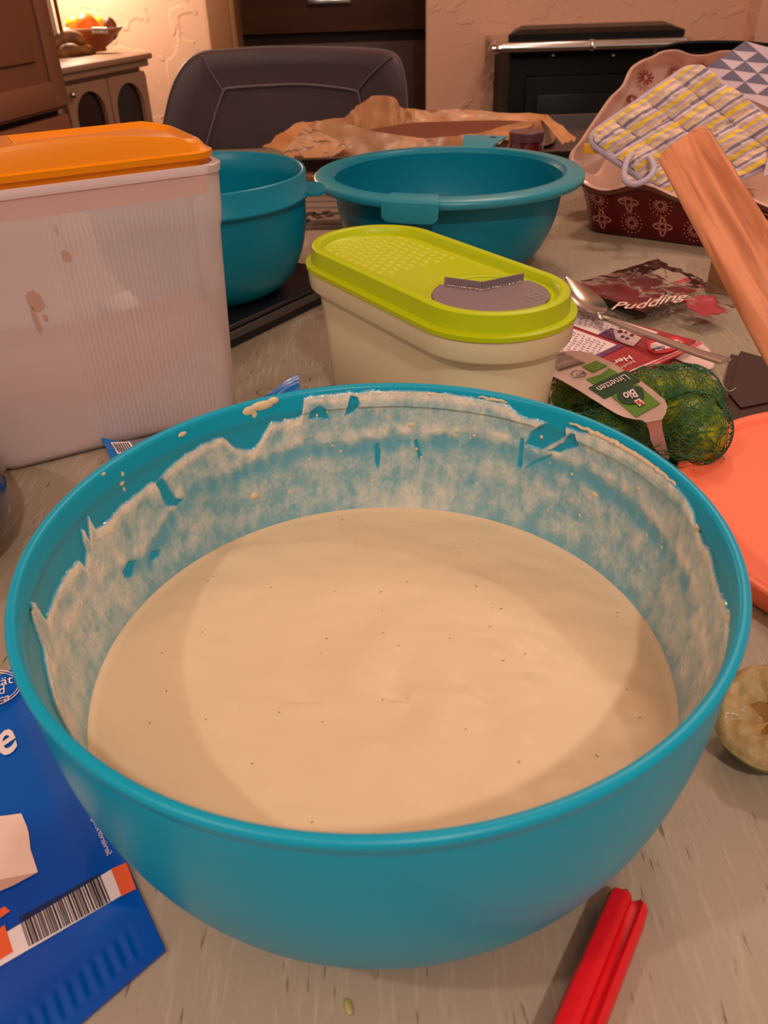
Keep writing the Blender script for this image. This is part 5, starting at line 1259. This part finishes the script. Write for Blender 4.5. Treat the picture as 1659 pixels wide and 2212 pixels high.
for k in range(22):                            # barcode bars
    t0 = k/22; w = random.choice((.012, .018, .028)); 
    def bp(t, s_): x = 20+(500-20)*s_; y = 260-90*s_; return (-130+t*300+s_*340, 215+t*150-s_*105)
    q = [bp(t0, 0), bp(t0, 1), bp(t0+w, 1), bp(t0+w, 0)]; G.append(poly_geo([lpx(*p, .0008) for p in Z4(q)]))
vs, fs = join(*G); mesh('barcode', vs, fs, M['black'], lab, False)

# ------------------------------------------------------------------ coral lid
cr1 = thing('coral_lid', 'large coral orange plastic lid lying right of the big bowl', 'lid', (.31, .45, 0))
ZP = .014
pts = [atz(x, y, ZP) for x, y in ((1467, 1005), (1480, 970), (1510, 940), (1560, 908), (1610, 893), (1659, 886))]
cI = atz(1659, 1284, ZP)
# circle through the measured far edge and near edge
import itertools
def circ3(a, b, c_):
    ax_, ay, bx, by, cx2, cy2 = a.x, a.y, b.x, b.y, c_.x, c_.y; d = 2*(ax_*(by-cy2)+bx*(cy2-ay)+cx2*(ay-by))
    ux_ = ((ax_*ax_+ay*ay)*(by-cy2)+(bx*bx+by*by)*(cy2-ay)+(cx2*cx2+cy2*cy2)*(ay-by))/d; uy_ = ((ax_*ax_+ay*ay)*(cx2-bx)+(bx*bx+by*by)*(ax_-cx2)+(cx2*cx2+cy2*cy2)*(bx-ax_))/d
    return Vector((ux_, uy_, 0)), math.hypot(ax_-ux_, ay-uy_)
pc_, pr_ = circ3(pts[1], pts[5], cI)
prof = [(0, .0095), (pr_-.010, .0095), (pr_-.0085, .0125), (pr_-.006, ZP), (pr_-.002, ZP), (pr_, ZP-.0015), (pr_+.0005, .004), (pr_-.001, .0015), (pr_-.002, .0015), (pr_-.003, .008), (0, .008)]
vs, fs = lathe_geo(prof, 160, (pc_.x, pc_.y, 0)); mesh('lid_body', vs, fs, M['coral'], cr1, True, 50)

# ------------------------------------------------------------------ squeezed lime half
lh = thing('squeezed_lime_half', 'squeezed lime half with torn pulp at right edge of the table', 'lime', (.19, .25, 0))
hc_ = EYE+ray(1668, 1562)*.282
HR = .0245
nf = Vector((-.12, -.30, .94)).normalized()
nf = ((EYE-hc_).normalized()*.55+Vector((-.15, .1, .8))*.45).normalized()
hc_ = atz(1668, 1548, .026)
a1 = nf.cross(Vector((0, 1, 0))).normalized(); a2 = nf.cross(a1)
vs, fs = [], []; rows = []
for j in range(15):
    ph_ = math.pi/2*(j/14); row = []
    for k in range(48):
        a = 2*math.pi*k/48; w = 1+.05*noise.noise(Vector((math.cos(a)*2, math.sin(a)*2, 4)))
        row.append(hc_+(a1*math.cos(a)+a2*math.sin(a))*HR*w*math.cos(ph_)*1.0-nf*HR*.95*math.sin(ph_))
    rows.append(row)
vs, fs = stack_geo(rows, False, True); vs = [Vector((v.x, v.y, max(v.z, .0006))) for v in vs]; mesh('peel', vs, fs, M['lime_skin'], lh)
rows = []
for j in range(14):
    r = 1-j/13*.999; row = []
    for k in range(72):
        a = 2*math.pi*k/72; w = 1+.05*noise.noise(Vector((math.cos(a)*2, math.sin(a)*2, 4))); n_ = noise.fractal(Vector((math.cos(a)*r*3.4, math.sin(a)*r*3.4, 1)), .9, 2, 4)
        seg = abs(math.sin(a*4+.4))
        d = .0035*sst(1, .86, r) + .0045*sst(.55, .1, r)*-1.6 + .0022*n_*sst(1, .8, r) - .0016*(1-seg)*sst(.9, .6, r)
        row.append(hc_+(a1*math.cos(a)+a2*math.sin(a))*HR*w*r+nf*(d+.0006))
    rows.append(row)
vs, fs = stack_geo(rows, False, True); mesh('pith', vs, fs, M['pulp'], lh)
rows = []
for j in range(8):
    r = .36*(1-j/8); row = []
    for k in range(40):
        a = 2*math.pi*k/40; n_ = noise.noise(Vector((math.cos(a)*3, math.sin(a)*3, j*.4))); row.append(hc_+a1*.004+(a1*math.cos(a)*1.2+a2*math.sin(a)*.8)*HR*(r*(1+.35*n_))+nf*(.0008-.006*(1-r/.36)+.001*n_))
    rows.append(row)
vs, fs = stack_geo(rows, False, True); mesh('pulp', vs, fs, M['pulpdark'], lh)

# ------------------------------------------------------------------ red silicone handle
rs = thing('red_silicone_handle', 'red grooved silicone utensil handle at the bottom right', 'utensil', (.07, .14, 0))
RZ = .018
r0, r1 = atz(1365, 1918, RZ), atz(1245, 2212, RZ)
rdv = (r1-r0).normalized(); rsd = Vector((-rdv.y, rdv.x, 0)); rsd = rsd if rsd.x > 0 else -rsd
r0b = r0; Lr = .20
sec = [(-.0068, .0), (-.0076, .003), (-.0076, .0125), (-.0060, .0168), (-.0020, .0178), (.0000, .0175), (.0008, .0168), (.0014, .0128), (.0042, .0128), (.0048, .0160), (.0056, .0166), (.0072, .0150), (.0080, .0120), (.0080, .003), (.0072, 0)]
loops = []
for s_, w in ((.0, .86), (.0015, .95), (.004, 1), (.03, 1.0), (.08, 1.02), (.14, 1.04), (Lr, 1.05)):
    L2 = []
    for a, z in sec:
        o_ = .0018*(1-s_/.004) if s_ < .004 else 0
        nick = (.0022*math.cos(a*900)) if s_ == 0 else 0
        L2.append(r0b+rdv*(s_+nick)+rsd*a*w*.98+Vector((0, 0, max(0.0004, z*w-RZ+0)-0)))
    for v, (a, z) in zip(L2, sec): v.z = max(.0004, z*w)
    loops.append(L2)
vs, fs = stack_geo(loops); mesh('handle', vs, fs, M['red'], rs, True, 35)

# ------------------------------------------------------------------ blue packet in the foreground
ZB = .004
bp_ = thing('blue_cheese_packet', 'blue printed cheese packet with a barcode at the lower left', 'packet', (-.16, .22, 0))
BRc = Vector((-.0869, .1601, 0)); bdir = (Vector((-.1127, .1344, 0))-BRc).normalized(); ddir = (Vector((-.1262, .2204, 0))-BRc).normalized()
def bz(x, y):                                    # gentle pillow of the packet
    p = Vector((x, y, 0))-BRc; den = bdir.x*ddir.y-bdir.y*ddir.x; a = (p.x*ddir.y-p.y*ddir.x)/den; b = (bdir.x*p.y-bdir.y*p.x)/den
    e = min(a/.02, (b-.02)/.02, (.176-b)/.02, 1); e = max(0, min(1, e))
    z = .0022+.0042*sst(0, 1, e)
    if .0 < b < .0185: z += .00045*math.sin(a*2*math.pi/.0049)*sst(.004, .007, b)*sst(.0185, .0150, b)*sst(.006, .012, a)
    return z
def bpt(a, b): p = BRc+bdir*a+ddir*b; return Vector((p.x, p.y, bz(p.x, p.y)))
vs, fs = grid_geo(lambda a, b: bpt(.16*a, .19*b), 200, 160, (0, 0, .0016)); mesh('foil', vs, fs, M['blueprint'], bp_, True, 60)
def bpx(x, y, e=.0004):
    z = .005
    for it in range(4): p = atz(x, y, z); z = bz(p.x, p.y)+e
    return Vector((p.x, p.y, z))
def dens(pts, k=6):
    out = []
    for (x0, y0), (x1, y1) in zip(pts, pts[1:]+pts[:1]):
        for q in range(k): out.append((x0+(x1-x0)*q/k, y0+(y1-y0)*q/k))
    return out
def quadgrid(a, b, c_, d, nu=12, nv=6, e=.0005):
    f = lambda s_, t: bpx((a[0]*(1-s_)+b[0]*s_)*(1-t)+(d[0]*(1-s_)+c_[0]*s_)*t, (a[1]*(1-s_)+b[1]*s_)*(1-t)+(d[1]*(1-s_)+c_[1]*s_)*t, e); return grid_geo(f, nu, nv)
vs, fs = quadgrid((-60, 2058), (240, 1878), (262, 1935), (-60, 2122), 24, 8); mesh('barcode_panel', vs, fs, M['white'], bp_, False)
vs, fs = quadgrid((240, 1877), (273, 1863), (294, 1920), (262, 1936), 6, 6, .0007); mesh('orange_block', vs, fs, M['orangeprint'], bp_, False)
vs, fs = quadgrid((-60, 2040), (10, 1998), (28, 2056), (-60, 2110), 8, 6, .0007); mesh('orange_block', vs, fs, M['orangeprint'], bp_, False)
G = []
random.seed(4); t = 0.0
while t < 1:
    w = random.choice((.008, .008, .014, .022)); 
    if t+w < 1: G.append(quadgrid((40+175*t, 1980-94*t), (40+175*(t+w), 1980-94*(t+w)), (62+178*(t+w), 2045-98*(t+w)), (62+178*t, 2045-98*t), 2, 6, .0009))
    t += w+random.choice((.007, .010, .016))
vs, fs = join(*G); mesh('barcode', vs, fs, M['black'], bp_, False)
# printed slab of cheese
slab = dens([(-80, 1775), (0, 1763), (46, 1757), (58, 1785), (62, 1800), (66, 1835), (82, 1884), (40, 1902), (-30, 1930), (-80, 1942)], 3)
vs = [bpx(x, y, .0006) for x, y in slab]+[bpx(0, 1850, .0006)]; n = len(slab); fs = [[i, (i+1) % n, n] for i in range(n)]; mesh('cheese_picture', vs, fs, M['cream'], bp_, False)
low = [(-60, 1915), (0, 1900), (82, 1884), (30, 1912), (-60, 1950)]; vs = [bpx(x, y, .0009) for x, y in low]; mesh('cheese_picture', vs, [list(range(5))], M['splash'], bp_, False)
vs, fs = quadgrid((-40, 1985), (10, 1958), (22, 1968), (-40, 2010), 5, 3, .0006); mesh('orange_swash', vs, fs, M['orangeprint'], bp_, False)
def btext(name, s, p0, p1, ph_, m, e=.0009, off=0., shear=0.):
    o_ = bpx(*p0, e); ex = bpx(*p1, e)-o_; ey = bpx(*ph_, e)-o_; vs, fs = text_geo(s, o_, ex, ey, font_off=off, shear=shear); vs = [Vector((v.x, v.y, bz(v.x, v.y)+e)) for v in vs]; return mesh(name, vs, fs, m, bp_, False)
btext('lettering', 'e', (0, 1640), (39, 1613), (-12, 1592), M['white'], off=.018)
btext('lettering', 'Qualität', (-86, 1503), (30, 1474), (-90, 1486), M['white'], off=.004, shear=.2)
btext('lettering', 'und', (-34, 1508), (14, 1496), (-38, 1491), M['white'], off=.004, shear=.2)
btext('lettering', 'ra', (-6, 1519), (22, 1511), (-8, 1508), M['white'], off=.004, shear=.2)
btext('lettering', 'Serviervorschlag', (232, 1850), (198, 1768), (243, 1842), M['white'])
for k, (rx, ry, th_) in enumerate(((78, 40, 2.0), (72, 34.5, 1.4))):
    o_, i_ = [], []
    for q in range(64):
        a = 2*math.pi*q/64; ca, sa_ = math.cos(a), math.sin(a); 
        def el(rx_, ry_): x, y = rx_*ca, ry_*sa_; t = math.radians(-12); return (-30+x*math.cos(t)-y*math.sin(t), 1489+x*math.sin(t)+y*math.cos(t))
        o_.append(bpx(*el(rx, ry), .0009)); i_.append(bpx(*el(rx-th_*1.2, ry-th_), .0009))
    mesh('oval_emblem', o_+i_, [[q, (q+1) % 64, 64+(q+1) % 64, 64+q] for q in range(64)], M['white'], bp_, False)

# ------------------------------------------------------------------ smaller blue packet behind the bowl
sp_ = thing('small_blue_packet', 'crumpled small blue packet peeking out behind the big bowl', 'packet', (-.13, .6, 0))
sa_, sb_, sc_, sd_ = Vector((-.2095, .5655, .003)), Vector((-.0700, .6480, .003)), Vector((-.062, .60, .003)), Vector((-.195, .500, .003))
sa_ = Vector((-.215, .548, .004)); sb_ = atz(645, 812, .012); sc_ = atz(650, 860, .004); sd_ = Vector((-.196, .512, .003))
m1_ = Vector((-.135, .566, .004))
def spt2(a, b):
    top_ = sa_.lerp(m1_, a/.62) if a < .62 else m1_.lerp(sb_, (a-.62)/.38); bot_ = sd_.lerp(sc_, a); p = top_.lerp(bot_, b)
    return p+Vector((0, 0, .0025*noise.noise(Vector((a*9, b*4, 2)))+.002+.006*sst(.12, 0, a)*(1-b)))
vs, fs = grid_geo(spt2, 60, 14, (0, 0, .0008)); mesh('foil', vs, fs, M['bluesmall'], sp_, True, 40)
vs, fs = grid_geo(lambda a, b: spt2(.04+.10*a, .12+.5*b)+Vector((0, 0, .0006)), 10, 8); mesh('barcode_panel', vs, fs, M['white'], sp_, False)
G = []
for k in range(7): G.append(grid_geo(lambda a, b, k=k: spt2(.05+.012*k+.006*a, .18+.4*b)+Vector((0, 0, .0011)), 3, 8))
vs, fs = join(*G); mesh('barcode', vs, fs, M['black'], sp_, False)
vs, fs = grid_geo(lambda a, b: spt2(.14+.30*a, .08+.5*b)+Vector((0, 0, .0006)), 14, 5); mesh('lilac_strip', vs, fs, M['tri_g'], sp_, False)
oc = atz(574, 856, .006); vs, fs = lathe_geo([(.0075, 0), (.0068, 0)], 28, (oc.x, oc.y, .010)); mesh('oval_emblem', vs, fs, M['black'], sp_, False)

# ------------------------------------------------------------------ glazed pot at the far left
gp = Vector((-.3205, .405, 0))
pj = thing('glazed_pot', 'glossy brown pottery pot with blue and red glaze cut off by the left edge', 'pot', tuple(gp))
vs, fs = lathe_geo([(0, 0), (.060, 0), (.066, .003), (.080, .016), (.0885, .032), (.0905, .046), (.088, .062), (.080, .078), (.070, .088), (.064, .092), (.060, .090), (.066, .080), (.0, .070)], 80, tuple(gp)); mesh('pot_body', vs, fs, M['brownjar'], pj)
def glaze(name, z0_, z1_, a0, a1, m):
    def f(u_, v_):
        e = math.sin(math.pi*v_)**.35 if 0 < v_ < 1 else 0
        am = (a0+a1)/2; a = math.radians(am+(a1-a0)/2*(2*u_-1)*(.35+.65*e)); z = z0_+(z1_-z0_)*v_
        P_ = [(0, .060), (.003, .066), (.016, .080), (.032, .0885), (.046, .0905), (.062, .088), (.078, .080), (.088, .070), (.092, .064)]
        for (za, ra), (zb2, rb) in zip(P_, P_[1:]):
            if za <= z <= zb2: r = ra+(rb-ra)*(z-za)/(zb2-za); break
        r += .0012; return Vector((gp.x+r*math.cos(a), gp.y+r*math.sin(a), z))
    vs, fs = grid_geo(f, 30, 20); return mesh(name, vs, fs, m, pj)
glaze('blue_patch', .030, .060, -70, 17, M['bluejar']); glaze('red_patch', .060, .084, -70, 20, M['redjar'])
a = math.radians(20); vs, fs = ellipsoid_geo((gp.x+.0835*math.cos(a), gp.y+.0835*math.sin(a), .0215), (.0018, .0035, .0055), 14, 10, Matrix.Rotation(a, 3, 'Z') @ Matrix.Rotation(math.radians(28), 3, 'Y')); mesh('dot', vs, fs, M['dot'], pj)

# crumb of lime peel on the table front
p = atz(752, 2172, .001); vs, fs = ellipsoid_geo(p, (.0016, .0034, .0009), 12, 8, Matrix.Rotation(.3, 3, 'Z'), .6); tag(mesh('herb_crumb', vs, fs, M['speck']), 'tiny green crumb on the table in front of the big bowl', 'crumb')
